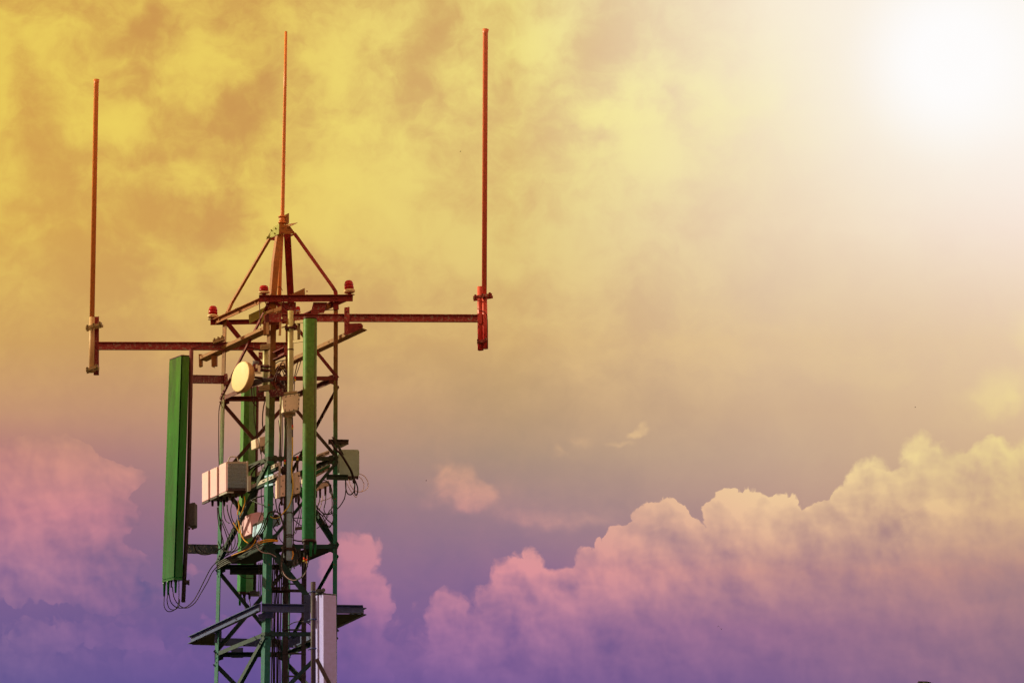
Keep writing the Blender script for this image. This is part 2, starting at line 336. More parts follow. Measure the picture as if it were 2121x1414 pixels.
# ================================================================== materials
def zat(py): return P3(580, py, .3).z
def material(name, stops, rough=.6, metal=0.0, rust=None, rustamt=.0, mott=.25, scale=9, bump=.15, streak=False):
    """stops: [(photo height, linear colour)] - warm-to-cool colour cast of the view put into base colour by height, blotchy borders"""
    m = bpy.data.materials.new(name); m.use_nodes = True; t = m.node_tree; t.nodes.clear()
    N = t.nodes.new; K_ = t.links.new
    out = N('ShaderNodeOutputMaterial'); pr = N('ShaderNodeBsdfPrincipled'); K_(pr.outputs[0], out.inputs[0])
    pr.inputs['Specular IOR Level'].default_value = .22; pr.inputs['Roughness'].default_value = rough; pr.inputs['Metallic'].default_value = metal
    geo = N('ShaderNodeNewGeometry'); sp = N('ShaderNodeSeparateXYZ'); K_(geo.outputs['Position'], sp.inputs[0])
    mp = N('ShaderNodeVectorMath'); mp.operation = 'MULTIPLY'; mp.inputs[1].default_value = (1, 1, .18 if streak else 1); K_(geo.outputs['Position'], mp.inputs[0])
    nz = N('ShaderNodeTexNoise'); nz.inputs['Scale'].default_value = scale; nz.inputs['Detail'].default_value = 6; nz.inputs['Roughness'].default_value = .65; K_(mp.outputs[0], nz.inputs['Vector'])
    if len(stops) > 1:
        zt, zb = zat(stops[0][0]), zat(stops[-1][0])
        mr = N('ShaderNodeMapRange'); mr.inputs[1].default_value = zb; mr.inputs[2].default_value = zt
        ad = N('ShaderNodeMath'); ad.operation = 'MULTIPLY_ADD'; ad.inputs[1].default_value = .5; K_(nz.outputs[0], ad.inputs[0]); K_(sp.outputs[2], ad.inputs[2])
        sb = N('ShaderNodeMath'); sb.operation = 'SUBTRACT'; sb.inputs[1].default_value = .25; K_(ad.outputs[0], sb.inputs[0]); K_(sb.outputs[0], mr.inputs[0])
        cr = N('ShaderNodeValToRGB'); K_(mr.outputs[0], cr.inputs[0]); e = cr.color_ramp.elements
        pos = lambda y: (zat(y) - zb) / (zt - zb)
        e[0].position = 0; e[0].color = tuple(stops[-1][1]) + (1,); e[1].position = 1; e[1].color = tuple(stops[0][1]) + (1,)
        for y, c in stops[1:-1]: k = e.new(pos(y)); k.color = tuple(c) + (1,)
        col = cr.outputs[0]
    else:
        rgb = N('ShaderNodeRGB'); rgb.outputs[0].default_value = tuple(stops[0][1]) + (1,); col = rgb.outputs[0]
    # blotchy weathering
    n2 = N('ShaderNodeTexNoise'); n2.inputs['Scale'].default_value = scale * 3.1; n2.inputs['Detail'].default_value = 5; n2.inputs['Roughness'].default_value = .7; K_(mp.outputs[0], n2.inputs['Vector'])
    mr2 = N('ShaderNodeMapRange'); mr2.inputs[1].default_value = .3; mr2.inputs[2].default_value = .7; mr2.inputs[3].default_value = 1 - mott; mr2.inputs[4].default_value = 1 + mott; K_(n2.outputs[0], mr2.inputs[0])
    mx = N('ShaderNodeVectorMath'); mx.operation = 'SCALE'; K_(col, mx.inputs[0]); K_(mr2.outputs[0], mx.inputs['Scale']); col = mx.outputs[0]
    if rust:
        mr3 = N('ShaderNodeMapRange'); mr3.interpolation_type = 'SMOOTHSTEP'; mr3.inputs[1].default_value = .62 - rustamt; mr3.inputs[2].default_value = .74 - rustamt; K_(n2.outputs[0], mr3.inputs[0])
        mc = N('ShaderNodeMix'); mc.data_type = 'RGBA'; K_(mr3.outputs[0], mc.inputs[0]); K_(col, mc.inputs[6]); mc.inputs[7].default_value = tuple(rust) + (1,); col = mc.outputs[2]
    K_(col, pr.inputs['Base Color'])
    mrr = N('ShaderNodeMapRange'); mrr.inputs[3].default_value = max(.05, rough - .15); mrr.inputs[4].default_value = min(1, rough + .15); K_(nz.outputs[0], mrr.inputs[0]); K_(mrr.outputs[0], pr.inputs['Roughness'])
    if bump:
        bp = N('ShaderNodeBump'); bp.inputs['Strength'].default_value = bump; bp.inputs['Distance'].default_value = .004; K_(n2.outputs[0], bp.inputs['Height']); K_(bp.outputs[0], pr.inputs['Normal'])
    return m
MT = {}
MT['leg'] = material('leg_colour_cast', [(560,(.36,.13,.015)),(720,(.20,.075,.014)),(850,(.10,.10,.022)),(980,(.014,.13,.058)),(1120,(.006,.115,.085)),(1260,(.006,.10,.095)),(1414,(.006,.10,.11))], .55, 0, (.16,.03,.015), .02, .3, 7)  # red-to-teal colour cast put into the legs' base colour by height
MT['peak'] = material('peak_paint', [(470,(.38,.13,.02)),(640,(.34,.11,.018))], .5, 0, (.26,.04,.015), .05, .3, 9)
MT['plate'] = material('peak_plate_lit', [(470,(.36,.34,.05)),(640,(.34,.30,.05))], .5, 0, (.26,.05,.02), .05, .3, 12)  # sunlit yellow-green of the left plate put into the colour
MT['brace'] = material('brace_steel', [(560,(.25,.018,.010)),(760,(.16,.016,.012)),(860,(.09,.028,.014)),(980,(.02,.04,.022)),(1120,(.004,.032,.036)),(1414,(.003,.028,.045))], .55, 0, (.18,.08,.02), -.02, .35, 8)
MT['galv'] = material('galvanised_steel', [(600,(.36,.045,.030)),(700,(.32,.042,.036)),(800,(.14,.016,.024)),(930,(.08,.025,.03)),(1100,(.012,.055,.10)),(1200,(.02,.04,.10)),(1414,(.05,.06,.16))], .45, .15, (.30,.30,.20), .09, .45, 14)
MT['rail'] = material('rusty_channel', [(640,(.36,.16,.045)),(760,(.30,.14,.05)),(900,(.3,.14,.08)),(1414,(.16,.09,.12))], .6, 0, (.20,.03,.012), .08, .4, 12)
MT['frame'] = material('lower_frame_steel', [(1240,(.045,.07,.20)),(1340,(.05,.07,.21))], .5, .1, (.015,.02,.06), .05, .35, 12)
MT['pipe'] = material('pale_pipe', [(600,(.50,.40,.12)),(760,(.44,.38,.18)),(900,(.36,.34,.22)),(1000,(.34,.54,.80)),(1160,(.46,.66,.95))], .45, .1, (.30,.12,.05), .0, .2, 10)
MT['dpipe'] = material('dark_pipe', [(720,(.16,.03,.03)),(1000,(.04,.02,.025)),(1250,(.04,.035,.055))], .5, .1, (.1,.03,.02), .0, .3, 12)
MT['wpipe'] = material('rusted_pipe', [(1200,(.06,.045,.07)),(1414,(.05,.035,.06))], .6, 0, (.13,.06,.06), .05, .3, 14)
MT['whip'] = material('whip_fibreglass', [(60,(.72,.22,.04)),(620,(.68,.21,.05)),(780,(.60,.32,.18))], .35, 0, (.34,.04,.015), .05, .35, 16)
MT['whipr'] = material('red_whip_fibreglass', [(60,(.75,.19,.08)),(600,(.70,.12,.075)),(720,(.55,.04,.04))], .35, 0, (.36,.04,.02), .03, .3, 16)
MT['sleeve'] = material('pale_sleeve', [(600,(.55,.33,.14)),(780,(.52,.30,.16))], .5, 0, None, 0, .15, 16)
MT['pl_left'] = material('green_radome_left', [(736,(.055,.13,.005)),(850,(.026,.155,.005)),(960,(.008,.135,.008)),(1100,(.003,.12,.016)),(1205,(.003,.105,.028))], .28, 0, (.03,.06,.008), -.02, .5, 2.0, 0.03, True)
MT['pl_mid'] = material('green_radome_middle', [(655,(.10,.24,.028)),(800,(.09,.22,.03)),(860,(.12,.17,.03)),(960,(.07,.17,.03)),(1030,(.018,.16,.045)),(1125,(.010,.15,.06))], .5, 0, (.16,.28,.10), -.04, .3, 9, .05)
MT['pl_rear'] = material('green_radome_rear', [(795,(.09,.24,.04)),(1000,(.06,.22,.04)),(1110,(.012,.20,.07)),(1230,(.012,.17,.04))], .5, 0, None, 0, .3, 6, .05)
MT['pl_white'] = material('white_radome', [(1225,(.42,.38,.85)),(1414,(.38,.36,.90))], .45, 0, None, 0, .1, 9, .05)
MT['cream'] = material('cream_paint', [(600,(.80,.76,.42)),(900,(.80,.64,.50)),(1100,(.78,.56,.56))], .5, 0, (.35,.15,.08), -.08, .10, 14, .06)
MT['dish'] = material('dish_radome', [(740,(.80,.64,.30)),(820,(.80,.60,.30))], .55, 0, None, 0, .06, 14, .04)
MT['drum'] = material('dish_drum', [(740,(.55,.36,.14)),(820,(.50,.26,.12))], .55, 0, (.3,.08,.03), .02, .2, 14)
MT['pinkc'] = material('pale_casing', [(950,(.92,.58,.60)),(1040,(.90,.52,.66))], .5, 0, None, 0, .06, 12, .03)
MT['fins'] = material('heatsink_grey', [(950,(.70,.76,.78)),(1020,(.50,.68,.90))], .5, .0, None, 0, .3, 30)
MT['greybox'] = material('grey_green_casing', [(925,(.32,.40,.30)),(990,(.27,.38,.36))], .55, 0, None, 0, .12, 18, .1)
MT['dgrey'] = material('dark_casing', [(1000,(.10,.07,.08)),(1100,(.06,.07,.09))], .5, 0, None, 0, .3, 20)
MT['black'] = material('black_cable', [(640,(.10,.008,.006)),(850,(.05,.008,.006)),(1000,(.018,.010,.010)),(1414,(.008,.007,.016))], .45, 0, None, 0, .2, 20, 0)
MT['paleC'] = material('pale_cable', [(900,(.60,.40,.26)),(1100,(.42,.30,.36))], .5, 0, None, 0, .1, 20, 0)
MT['orange'] = material('orange_cable', [(900,(.75,.42,.02)),(1200,(.80,.32,.01))], .45, 0, None, 0, .1, 20, 0)
MT['yellow'] = material('yellow_cable', [(900,(.65,.42,.03)),(1200,(.55,.38,.06))], .45, 0, None, 0, .1, 20, 0)
MT['redtape'] = material('red_tape', [(900,(.75,.05,.02))], .45, 0, None, 0, .05, 20, 0)
MT['blue'] = material('blue_sleeve', [(900,(.05,.14,.50))], .45, 0, None, 0, .05, 20, 0)
MT['lens'] = material('red_lens', [(600,(.40,.005,.006))], .22, 0, None, 0, .1, 6, 0)
MT['ring'] = material('lamp_ring', [(600,(.70,.50,.26))], .5, 0, (.3,.08,.04), 0, .2, 30, .1)
MT['clamp'] = material('zinc_clamp', [(600,(.38,.28,.12)),(900,(.30,.22,.12)),(1000,(.16,.16,.14)),(1300,(.08,.10,.16))], .4, .3, (.32,.05,.015), .06, .35, 26)
MT['tray'] = material('walkway_dark_steel', [(1100,(.012,.03,.028)),(1180,(.010,.02,.022))], .7, 0, (.03,.02,.015), .1, .4, 12)
MT['slot'] = material('slotted_channel', [(900,(.55,.42,.30)),(1100,(.36,.38,.44))], .45, .1, None, 0, .15, 14, .05)
MT['dark'] = material('dark_fitting', [(640,(.12,.015,.01)),(900,(.05,.015,.01)),(1414,(.01,.012,.02))], .5, 0, None, 0, .3, 20)
MT['bird'] = material('dark_feathers', [(600,(.03,.015,.015))], .8, 0, None, 0, .1, 20, 0)

# ================================================================== ground
g = MB(); R_ = 3000
nseg = 24
g.poly([(-R_, -R_, 0), (R_, -R_, 0), (R_, R_, 0), (-R_, R_, 0)])
gm = material('dry_grass', [(600,(.07,.055,.03))], .95, 0, (.10,.07,.05), .05, .4, .3, .5)
tag(g.build('ground', gm), kind='structure')

# ================================================================== the lattice tower
def Lx(y): return 461.5 - (y - 650) * .0235
def Fx(y): return 561.0 - (y - 650) * .0178
def Rx(y): return 700.0 - (y - 650) * .0030
def Bx(y): return 602.0 - (y - 650) * .0120
def NODE(c, y, t=None):            # y = height read at the front face; left and back legs are seen 43 px lower
    if c == 'F': return P3(Fx(y), y, 0)
    if c == 'R': return P3(Rx(y), y, 0)
    if c == 'L': return P3(Lx(y + 43), y + 43, 1)
    return P3(Bx(y + 43), y + 43, 1)
base = (P3(Fx(1414), 1414, 0) + P3(Bx(1414), 1457, 1)) / 2; base.z = 0
T = thing('lattice_tower', 'tall green and rust-red steel lattice tower carrying every antenna, with a pyramid peak', 'tower', base)
LEGT = {'F': (608, VU, VV), 'R': (615, -VU, VV), 'L': (614, VU, -VV), 'B': (612, -VU, -VV)}
def ext(c):                        # the foot of each leg, at the ground
    a = NODE(c, 700); b = NODE(c, 1400); k = a.z / (a.z - b.z); q = a + (b - a) * k; q.z = 0; return q
FOOT = {c: ext(c) for c in 'FRLB'}
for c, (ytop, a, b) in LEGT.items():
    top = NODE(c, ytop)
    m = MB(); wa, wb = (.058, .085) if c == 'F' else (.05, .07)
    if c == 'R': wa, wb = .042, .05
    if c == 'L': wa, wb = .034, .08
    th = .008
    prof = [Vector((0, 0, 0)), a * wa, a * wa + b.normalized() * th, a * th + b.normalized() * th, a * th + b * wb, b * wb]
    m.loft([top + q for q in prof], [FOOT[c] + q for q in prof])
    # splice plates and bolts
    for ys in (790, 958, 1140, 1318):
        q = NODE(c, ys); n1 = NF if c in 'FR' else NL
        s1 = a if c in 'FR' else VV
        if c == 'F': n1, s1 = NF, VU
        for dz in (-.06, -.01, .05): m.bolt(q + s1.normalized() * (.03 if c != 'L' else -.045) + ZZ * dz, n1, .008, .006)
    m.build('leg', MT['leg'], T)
LEVELS = (783, 949, 1131, 1312)
FACES = (('F', 'R', NF), ('F', 'L', NL), ('L', 'B', -NF), ('R', 'B', -NL))
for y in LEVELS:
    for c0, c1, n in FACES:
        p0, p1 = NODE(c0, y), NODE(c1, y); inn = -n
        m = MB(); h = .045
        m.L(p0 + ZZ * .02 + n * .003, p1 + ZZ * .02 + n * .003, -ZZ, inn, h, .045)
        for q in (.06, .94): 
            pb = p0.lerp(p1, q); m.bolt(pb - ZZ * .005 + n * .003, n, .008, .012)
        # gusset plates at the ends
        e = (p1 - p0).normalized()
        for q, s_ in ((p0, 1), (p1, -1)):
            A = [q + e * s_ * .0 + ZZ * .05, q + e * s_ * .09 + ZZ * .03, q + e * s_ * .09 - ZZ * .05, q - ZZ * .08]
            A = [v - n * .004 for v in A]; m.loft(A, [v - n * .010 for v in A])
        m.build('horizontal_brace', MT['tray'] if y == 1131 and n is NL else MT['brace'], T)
DI = [ # (corner, y, corner, y, flange width)
 ('F', 614, 'R', 783, .034), ('F', 785, 'R', 949, .034), ('R', 955, 'F', 1131, .030), ('F', 1131, 'R', 1309, .055), ('R', 1318, 'F', 1470, .040),
 ('L', 614, 'B', 783, .050), ('L', 787, 'B', 949, .040), ('L', 949, 'B', 785, .040), ('L', 955, 'B', 1131, .050), ('L', 1135, 'B', 1312, .042), ('L', 1308, 'B', 1131, .045), ('L', 1330, 'B', 1480, .045),
 ('F', 620, 'L', 783, .026), ('F', 958, 'L', 1125, .052), ('F', 1318, 'L', 1470, .052), ('F', 1131, 'L', 1300, .03),
 ('R', 800, 'B', 945, .028), ('B', 935, 'R', 1131, .055), ('R', 1150, 'B', 1295, .030), ('B', 1330, 'R', 1480, .04)]
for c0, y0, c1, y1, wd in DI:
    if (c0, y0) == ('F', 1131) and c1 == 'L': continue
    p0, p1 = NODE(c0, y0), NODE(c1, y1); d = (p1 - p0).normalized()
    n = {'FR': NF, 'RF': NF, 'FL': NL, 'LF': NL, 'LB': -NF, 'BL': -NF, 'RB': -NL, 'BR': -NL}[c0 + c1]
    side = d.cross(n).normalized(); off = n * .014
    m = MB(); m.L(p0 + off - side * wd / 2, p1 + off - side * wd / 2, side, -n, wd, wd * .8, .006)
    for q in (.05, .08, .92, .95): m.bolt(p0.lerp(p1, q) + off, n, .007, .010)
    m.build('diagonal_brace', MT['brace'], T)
# lower shaft to the ground, below the photograph
m = MB(); a0 = {c: NODE(c, 1312) for c in 'FRLB'}
for i in range(1, 22):
    k = i / 22
    lv = {c: a0[c].lerp(FOOT[c], k) for c in 'FRLB'}; up_ = {c: a0[c].lerp(FOOT[c], k - 1 / 22) for c in 'FRLB'}
    for c0, c1, n in FACES:
        m.L(lv[c0], lv[c1], -ZZ, -n, .045, .045)
        if i > 1:
            d = (lv[c1] - up_[c0]).normalized(); m.L(up_[c0] + n * .01, lv[c1] + n * .01, d.cross(n), -n, .04, .03, .006)
m.build('lower_bracing', MT['brace'], T)
# ring of angle irons round the head of the tower
def headbeam(p0, p1, n, h, mat, holes=()):
    m = MB(); m.L(p0, p1, -ZZ, -n, h, .06, .008)
    m.beam(p0, p1, [(0, 0), (0, .03), (.006, .03), (.006, 0)], -ZZ, n)   # drip lip standing proud
    for q in holes: m.bolt(p0.lerp(p1, q) - ZZ * h * .5, n, .010, .012)
    return m.build('head_beam', mat, T)
hf0, hf1 = P3(536.5, 612.5, -.07), P3(731, 611, -.07)
headbeam(hf0, hf1, NF, .066, MT['brace'], (.1, .18, .33, .55, .80, .84))
hl0, hl1 = P3(540, 618, -.05), P3(446, 661, 1.02)
headbeam(hl0, hl1, NL, .050, MT['peak'], (.1, .9))
hb0, hb1 = P3(436, 664, 1.04), P3(600, 661, 1.04)
headbeam(hb0, hb1, NF, .046, MT['brace'], (.25, .33, .7))
headbeam(P3(726, 612, -.02), P3(612, 662, 1.06), -NL, .046, MT['brace'])
# peak: four cranked legs and folded plates
def strut(pts, w, d, a, b, mat=None):
    m = MB()
    for i in range(len(pts) - 1):
        th = .007; prof = [(0, 0), (w, 0), (w, th), (th, th), (th, d), (0, d)]
        m.beam(pts[i], pts[i + 1], prof, a, b)
    return m.build('peak_leg', mat or MT['peak'], T)
strut([P3(558.5, 492, .45), P3(478.5, 628, 1.0), P3(467, 655, 1.0)], .028, .050, VU, VV)
strut([P3(613, 482, .35), P3(692, 592, .0), P3(699, 603, .0), P3(701, 620, 0), P3(701, 640, 0)], .040, .030, -VU, VV, MT['brace'])
strut([P3(576, 478, .2), P3(567, 540, .05), P3(559, 640, .0)], .060, .055, VU, VV)
strut([P3(602, 482, .55), P3(609, 612, 1.0), P3(610, 640, 1.0)], .072, .030, -VU, Vector((0, 1, 0)), MT['brace'])
for pts, n, mt in (([(580,464.5),(568,470.5),(552.5,496),(569.5,489),(579,485)], (0, .25, .75, .45, .3), 'plate'),
                   ([(579.3,464.5),(600,467.5),(612.5,484.5),(579,485.2)], (0, 0, 0, 0), 'peak')):
    A = [P3(x, y, t) for (x, y), t in zip(pts, n)]
    if mt and len(pts) == 5: A = [P3(x, y, .20 + .9 * (580 - x) / 92) for x, y in pts]; nn = NL
    else: A = [P3(x, y, .19) for x, y in pts]; nn = NF
    A = [v + nn * .008 - FW * .06 for v in A]
    m = MB(); m.loft(A, [v - nn * .008 for v in A])
    c = sum(A, Vector()) / len(A)
    if len(pts) == 5: bl_ = [(564.5,477.5),(573,473.5),(571,484),(557,492)]
    else: bl_ = [(587,471.5),(598,471.5),(584.5,482),(606,482)]
    for x, y in bl_:
        q = P3(x, y, (.20 + .9 * (580 - x) / 92) if len(pts) == 5 else .19) + nn * .008 - FW * .06; m.bolt(q, nn, .009, .012)
    m.build('peak_plate', MT[mt], T)
A = [P3(586, 486, .5), P3(611, 485, .5), P3(608, 487, .5), P3(590, 496, .5)]
m = MB(); m.loft(A, [v + Vector((0, .008, 0)) for v in A]); m.build('peak_plate', MT['brace'], T)
A = [P3(554, 495.5, .55), P3(576, 487, .55), P3(573, 498, .55), P3(562, 497, .55)]
m = MB(); m.loft(A, [v + Vector((0, .008, 0)) for v in A]); m.build('peak_plate', MT['brace'], T)
m = MB(); A = [P3(x, y, .3) for x, y in ((589, 446), (597.5, 441.5), (597.5, 461.5), (590, 467))]; m.loft(A, [v + Vector((.006, .012, 0)) for v in A])
A = [P3(592, 465, .2), P3(616, 460.8, .6), P3(602, 467.5, .0)]; m.loft(A, [v - ZZ * .006 for v in A]); m.build('peak_fin', MT['rail'], T)
# gussets that hang from the head beam
for pts, t, mt in (([(584,626),(613,626),(613,651),(584,658)], .03, 'galv'), ([(649,626),(677.5,626),(671,648),(643.5,648)], .03, 'galv'), ([(677.5,627),(685,627),(685,636),(676,640)], .3, 'leg'),
                   ([(597,612),(631,596.5),(632,612)], .5, 'rail'), ([(629,611),(643,610.2),(643,612.5),(629,612.5)], .1, 'galv'), ([(572,624),(584,624),(584,656),(577,658)], .06, 'sleeve'),
                   ([(690,626),(701,626),(702,641),(690,641)], -.02, 'brace'), ([(515,652),(549,636),(549,654),(516,670)], .35, 'plate'), ([(552,626),(560,626),(548,660),(538,676)], .1, 'plate')):
    m = MB(); A = [P3(x, y, t) for x, y in pts]; m.loft(A, [v + Vector((0, .010, 0)) for v in A])
    if mt == 'galv':
        cx = sum(p[0] for p in pts) / len(pts); cy = sum(p[1] for p in pts) / len(pts); m.bolt(P3(cx, cy, t), NF); m.bolt(P3(cx, cy - 8, t), NF)
    m.build('gusset_plate', MT[mt], T)
# walkway plate inside the tower and its dark underside
wy = 1131
A = [NODE('F', wy), NODE('R', wy), NODE('B', wy), NODE('L', wy)]; c = sum(A, Vector()) / 4
m = MB()
e0, e1 = A[0], A[1]
def inplane(u, v): return A[0].lerp(A[1], u).lerp(A[3].lerp(A[2], u), v)
for (u0, u1, v0, v1) in ((.03, .33, .05, .75), (.62, .97, .05, .70)):
    q = [inplane(u0, v0), inplane(u1, v0), inplane(u1, v1), inplane(u0, v1)]; q = [p + ZZ * .0 for p in q]; m.loft(q, [p - ZZ * .02 for p in q])
m.build('walkway_plate', MT['tray'], T)
m = MB(); m.L(inplane(.15, .95) - ZZ * .02, inplane(.62, .95) - ZZ * .02, -ZZ, -VV, .07, .05); m.build('walkway_beam', MT['tray'], T)

# ================================================================== lower mounting frame (overhanging channels)
Fm = thing('outrigger_platform', 'overhanging frame of dark bolted channels around the lower tower legs', 'frame', P3(545, 1285, 0))
m = MB(); m.C(P3(542, 1267, -.10), P3(752, 1270.5, -.10), ZZ, NF, .083, .045, .008)
for x in (551, 558, 735, 743): m.bolt(P3(x, 1258.5 + (3 if x > 700 else 0), -.10) , NF, .013, .006)
m.build('front_channel', MT['frame'], Fm)
m = MB(); p0, p1 = P3(540, 1266, -.08), P3(540 - 144, 1266 + 67.3, -.08 + 1.565); m.C(p0, p1, ZZ, NL, .080, .040, .008)
for q in (.08, .13, .90, .95): m.bolt(p0.lerp(p1, q) + ZZ * .04, NL, .012, .008)
o = m.build('side_channel', MT['frame'], Fm)
p0, p1 = P3(752, 1272, -.07), P3(752 - 144, 1272 + 67.3, -.07 + 1.565)
m = MB(); m.C(p0, p1, ZZ, -NL, .075, .04, .008); m.build('side_channel', MT['frame'], Fm)
m = MB(); m.C(P3(398, 1333, 1.46), P3(608, 1339, 1.46), ZZ, -NF, .075, .04, .008); m.build('rear_channel', MT['frame'], Fm)
for pts, t in (([(445.5,1313),(459,1303),(459,1328),(443,1331)], .95), ([(479,1342),(503.5,1340),(503.5,1361),(479,1361)], 1.0), ([(507,1327),(528.5,1320),(528.5,1337),(507,1337)], 1.2), ([(534,1272),(549,1268),(549,1283),(537,1285)], -.02),
               ([(549,1267),(566,1267),(566,1279),(549,1279)], -.03), ([(596,1322),(622,1312),(622,1330),(596,1340)], .9)):
    m = MB(); A = [P3(x, y, t) for x, y in pts]; m.loft(A, [v + Vector((0, .012, 0)) for v in A])
    cx = sum(p[0] for p in pts) / 4; cy = sum(p[1] for p in pts) / 4; m.bolt(P3(cx - 3, cy, t), NF, .012, .01); m.bolt(P3(cx + 4, cy, t), NF, .012, .01)
    m.build('bracket_plate', MT['frame'], Fm)
m = MB()
for a, b in (((700,1272), (752,1272)),):
    A = [P3(690, 1272, -.07), P3(752, 1272, -.07), P3(700, 1296, .5), P3(690, 1299, .55)]; m.loft(A, [v + ZZ * .006 for v in A])
m.build('corner_plate', MT['tray'], Fm)
A = [P3(396, 1333.5, 1.45), P3(458, 1334.5, 1.45), P3(446, 1312, .95), P3(440, 1312, .98)]
m = MB(); m.loft(A, [v + ZZ * .006 for v in A]); m.build('corner_plate', MT['tray'], Fm)

# ================================================================== sloping channel rails near the top
def rail(name, label, xa, ya, ta, xb, n=NL, h=.062, d=.075):
    dt = (xa - xb) / 92.0; p0 = P3(xa, ya, ta); p1 = P3(xb, ya + 43 * dt, ta + dt)
    th_ = thing(name, label, 'channel rail', p0)
    m = MB(); m.beam(p0, p1, [(0, 0), (h * .55, 0), (h * .72, -d * 1.2), (h * .66, -d * 1.2), (h * .48, -.008), (0, -.008)], -ZZ, n)
    for q in (.05, .35, .6, .95): m.bolt(p0.lerp(p1, q) - ZZ * h * .25, n, .008, .008)
    m.build('channel', MT['rail'], th_)
    return th_, p0, p1
r1, a, b = rail('channel_rail', 'rusty sloping channel beam reaching out at the upper left beside the lattice head', 547, 675, -.05, 412)
for pts, t in (([(411.5,733),(418,733),(418,757),(412,759)], 1.40), ([(437.5,737),(443,737),(443,760),(438,758)], 1.16), ([(441,736),(448.5,736),(448.5,757),(443,757)], 1.12), ([(545,668),(556,668),(556,691),(545,693)], -.07)):
    m = MB(); A = [P3(x, y, t) for x, y in pts]; m.loft(A, [v + Vector((0.01, .045, 0)) for v in A]); m.bolt(P3(pts[0][0] + 4, pts[0][1] + 12, t), NF, .007, .008); m.build('end_angle', MT['rail'], r1)
r2, a, b = rail('channel_rail', 'rusty sloping channel beam passing behind the tall green middle antenna', 750, 672, -.35, 556, h=.075, d=.05)
m = MB(); A = [P3(x, y, -.38) for x, y in ((719, 670), (748, 669), (752, 675), (751, 679), (722, 692))]; m.loft(A, [v + Vector((0, .012, 0)) for v in A]); m.bolt(P3(746, 674, -.38), NF, .012, .01); m.build('end_plate', MT['brace'], r2)
BL = thing('outrigger_bracket', 'dark short channel bracket between the two pale pipes above the round dish', 'bracket', P3(575, 745, -.1))
m = MB(); dt = .42; p0 = P3(596, 736, -.22); p1 = P3(556, 755, -.22 + .43); m.C(p0, p1, ZZ, NL, .085, .05, .008)
for q in (.3, .6, .8): m.bolt(p0.lerp(p1, q) + ZZ * .03, NL, .007, .008)
m.build('channel', MT['brace'], BL)
m = MB(); A = [P3(x, y, -.24) for x, y in ((588.5, 717), (595, 717), (595, 736), (588.5, 736))]; m.loft(A, [v + Vector((0, .02, 0)) for v in A]); m.build('end_plate', MT['galv'], BL)
m = MB(); A = [P3(x, y, -.1) for x, y in ((535.5, 729), (544, 729), (544, 742.5), (535.5, 742.5))]; m.loft(A, [v + Vector((0, .03, 0)) for v in A]); m.bolt(P3(542, 735, -.1), NF, .008, .01); m.build('end_plate', MT['galv'], BL)

# ================================================================== side arms and whip antennas
def uclamp(parent, x0, y0, x1, y1, t, h=.03, mat='clamp', nb=2):
    m = MB(); A = [P3(x0, y0, t), P3(x1, y1, t)]
    m.beam(A[0], A[1], [(0, 0), (h, 0), (h, -.045), (0, -.045)], -ZZ, NF)
    m.beam(A[0] + Vector((.004, .10, 0)), A[1] + Vector((.01, .10, 0)), [(0, 0), (h, 0), (h, -.012), (0, -.012)], -ZZ, NF)
    for i in range(nb):
        q = A[0].lerp(A[1], .12 + .76 * i / max(1, nb - 1)) - ZZ * h * .5; m.tube([q + NF * .06, q - NF * .12], .007, 6)
        m.bolt(q + NF * .048, NF, .014, .012)
    return m.build('clamp', MT[mat], parent)
def rod(name, pts, r, mat, parent, n=14, t=0.0): 
    m = MB(); m.tube([P3(x, y, tt) for x, y, tt in pts], r, n); return m.build(name, mat, parent)
AR = thing('outrigger_boom', 'long rust-stained horizontal steel arm reaching right to a post', 'support arm', P3(600, 660, -.06))
m = MB()
p0, p1 = P3(585, 666.5, -.10), P3(990, 668, -.10); m.C(p0, p1, ZZ, NF, .080, .035, .007)
for x in (640, 665, 690, 700): m.bolt(P3(x, 657, -.10), NF, .010, .008)
m.build('channel', MT['galv'], AR)
m = MB(); A = [P3(x, y, -.16) for x, y in ((713, 637), (724, 635), (724, 691), (713, 694))]; m.loft(A, [v + Vector((0, .012, 0)) for v in A])
m.loft([P3(713, 637, -.17), P3(715, 637, -.17), P3(715, 693, -.17), P3(713, 693, -.17)], [P3(713, 637, -.12), P3(715, 637, -.12), P3(715, 693, -.12), P3(713, 693, -.12)])
for y in (643, 665, 672): m.bolt(P3(719.5, y, -.16), NF, .013, .012)
m.build('bracket_plate', MT['galv'], AR)
m = MB(); m.tube([P3(994.5, 594, -.06), P3(995.5, 725, -.06)], .031, 14); m.build('post', MT['whipr'], AR)
m = MB(); A = [P3(x, y, -.12) for x, y in ((989, 649), (998, 649), (998, 670), (989, 668))]; m.loft(A, [v + Vector((0, .02, 0)) for v in A]); m.build('end_plate', MT['whipr'], AR)
uclamp(AR, 980, 613, 1019, 607, -.17, .028, 'galv', 3); uclamp(AR, 988, 704, 1008, 702, -.15, .03, 'galv', 2)
W1 = thing('whip_antenna', 'long reddish whip antenna clamped to the post at the end of the right arm', 'whip antenna', P3(1006, 722, -.1), 'whip antennas on the tower')
rod('mast', [(1006, 61, -.1), (1005.4, 70, -.1), (1003, 614, -.1)], [.034, .027, .026], MT['whipr'], W1, 16)
rod('sleeve', [(1003.5, 612, -.1), (1005.8, 722, -.1)], .027, MT['whipr'], W1, 16)
AL = thing('outrigger_boom', 'rust-stained horizontal steel arm reaching left to a post', 'support arm', P3(400, 717, .9))
m = MB(); m.C(P3(203, 725, .93), P3(600, 726, .93), ZZ, NF, .082, .035, .007)
for x in (430, 438, 450): m.bolt(P3(x, 716, .93), NF, .010, .01)
m.build('channel', MT['galv'], AL)
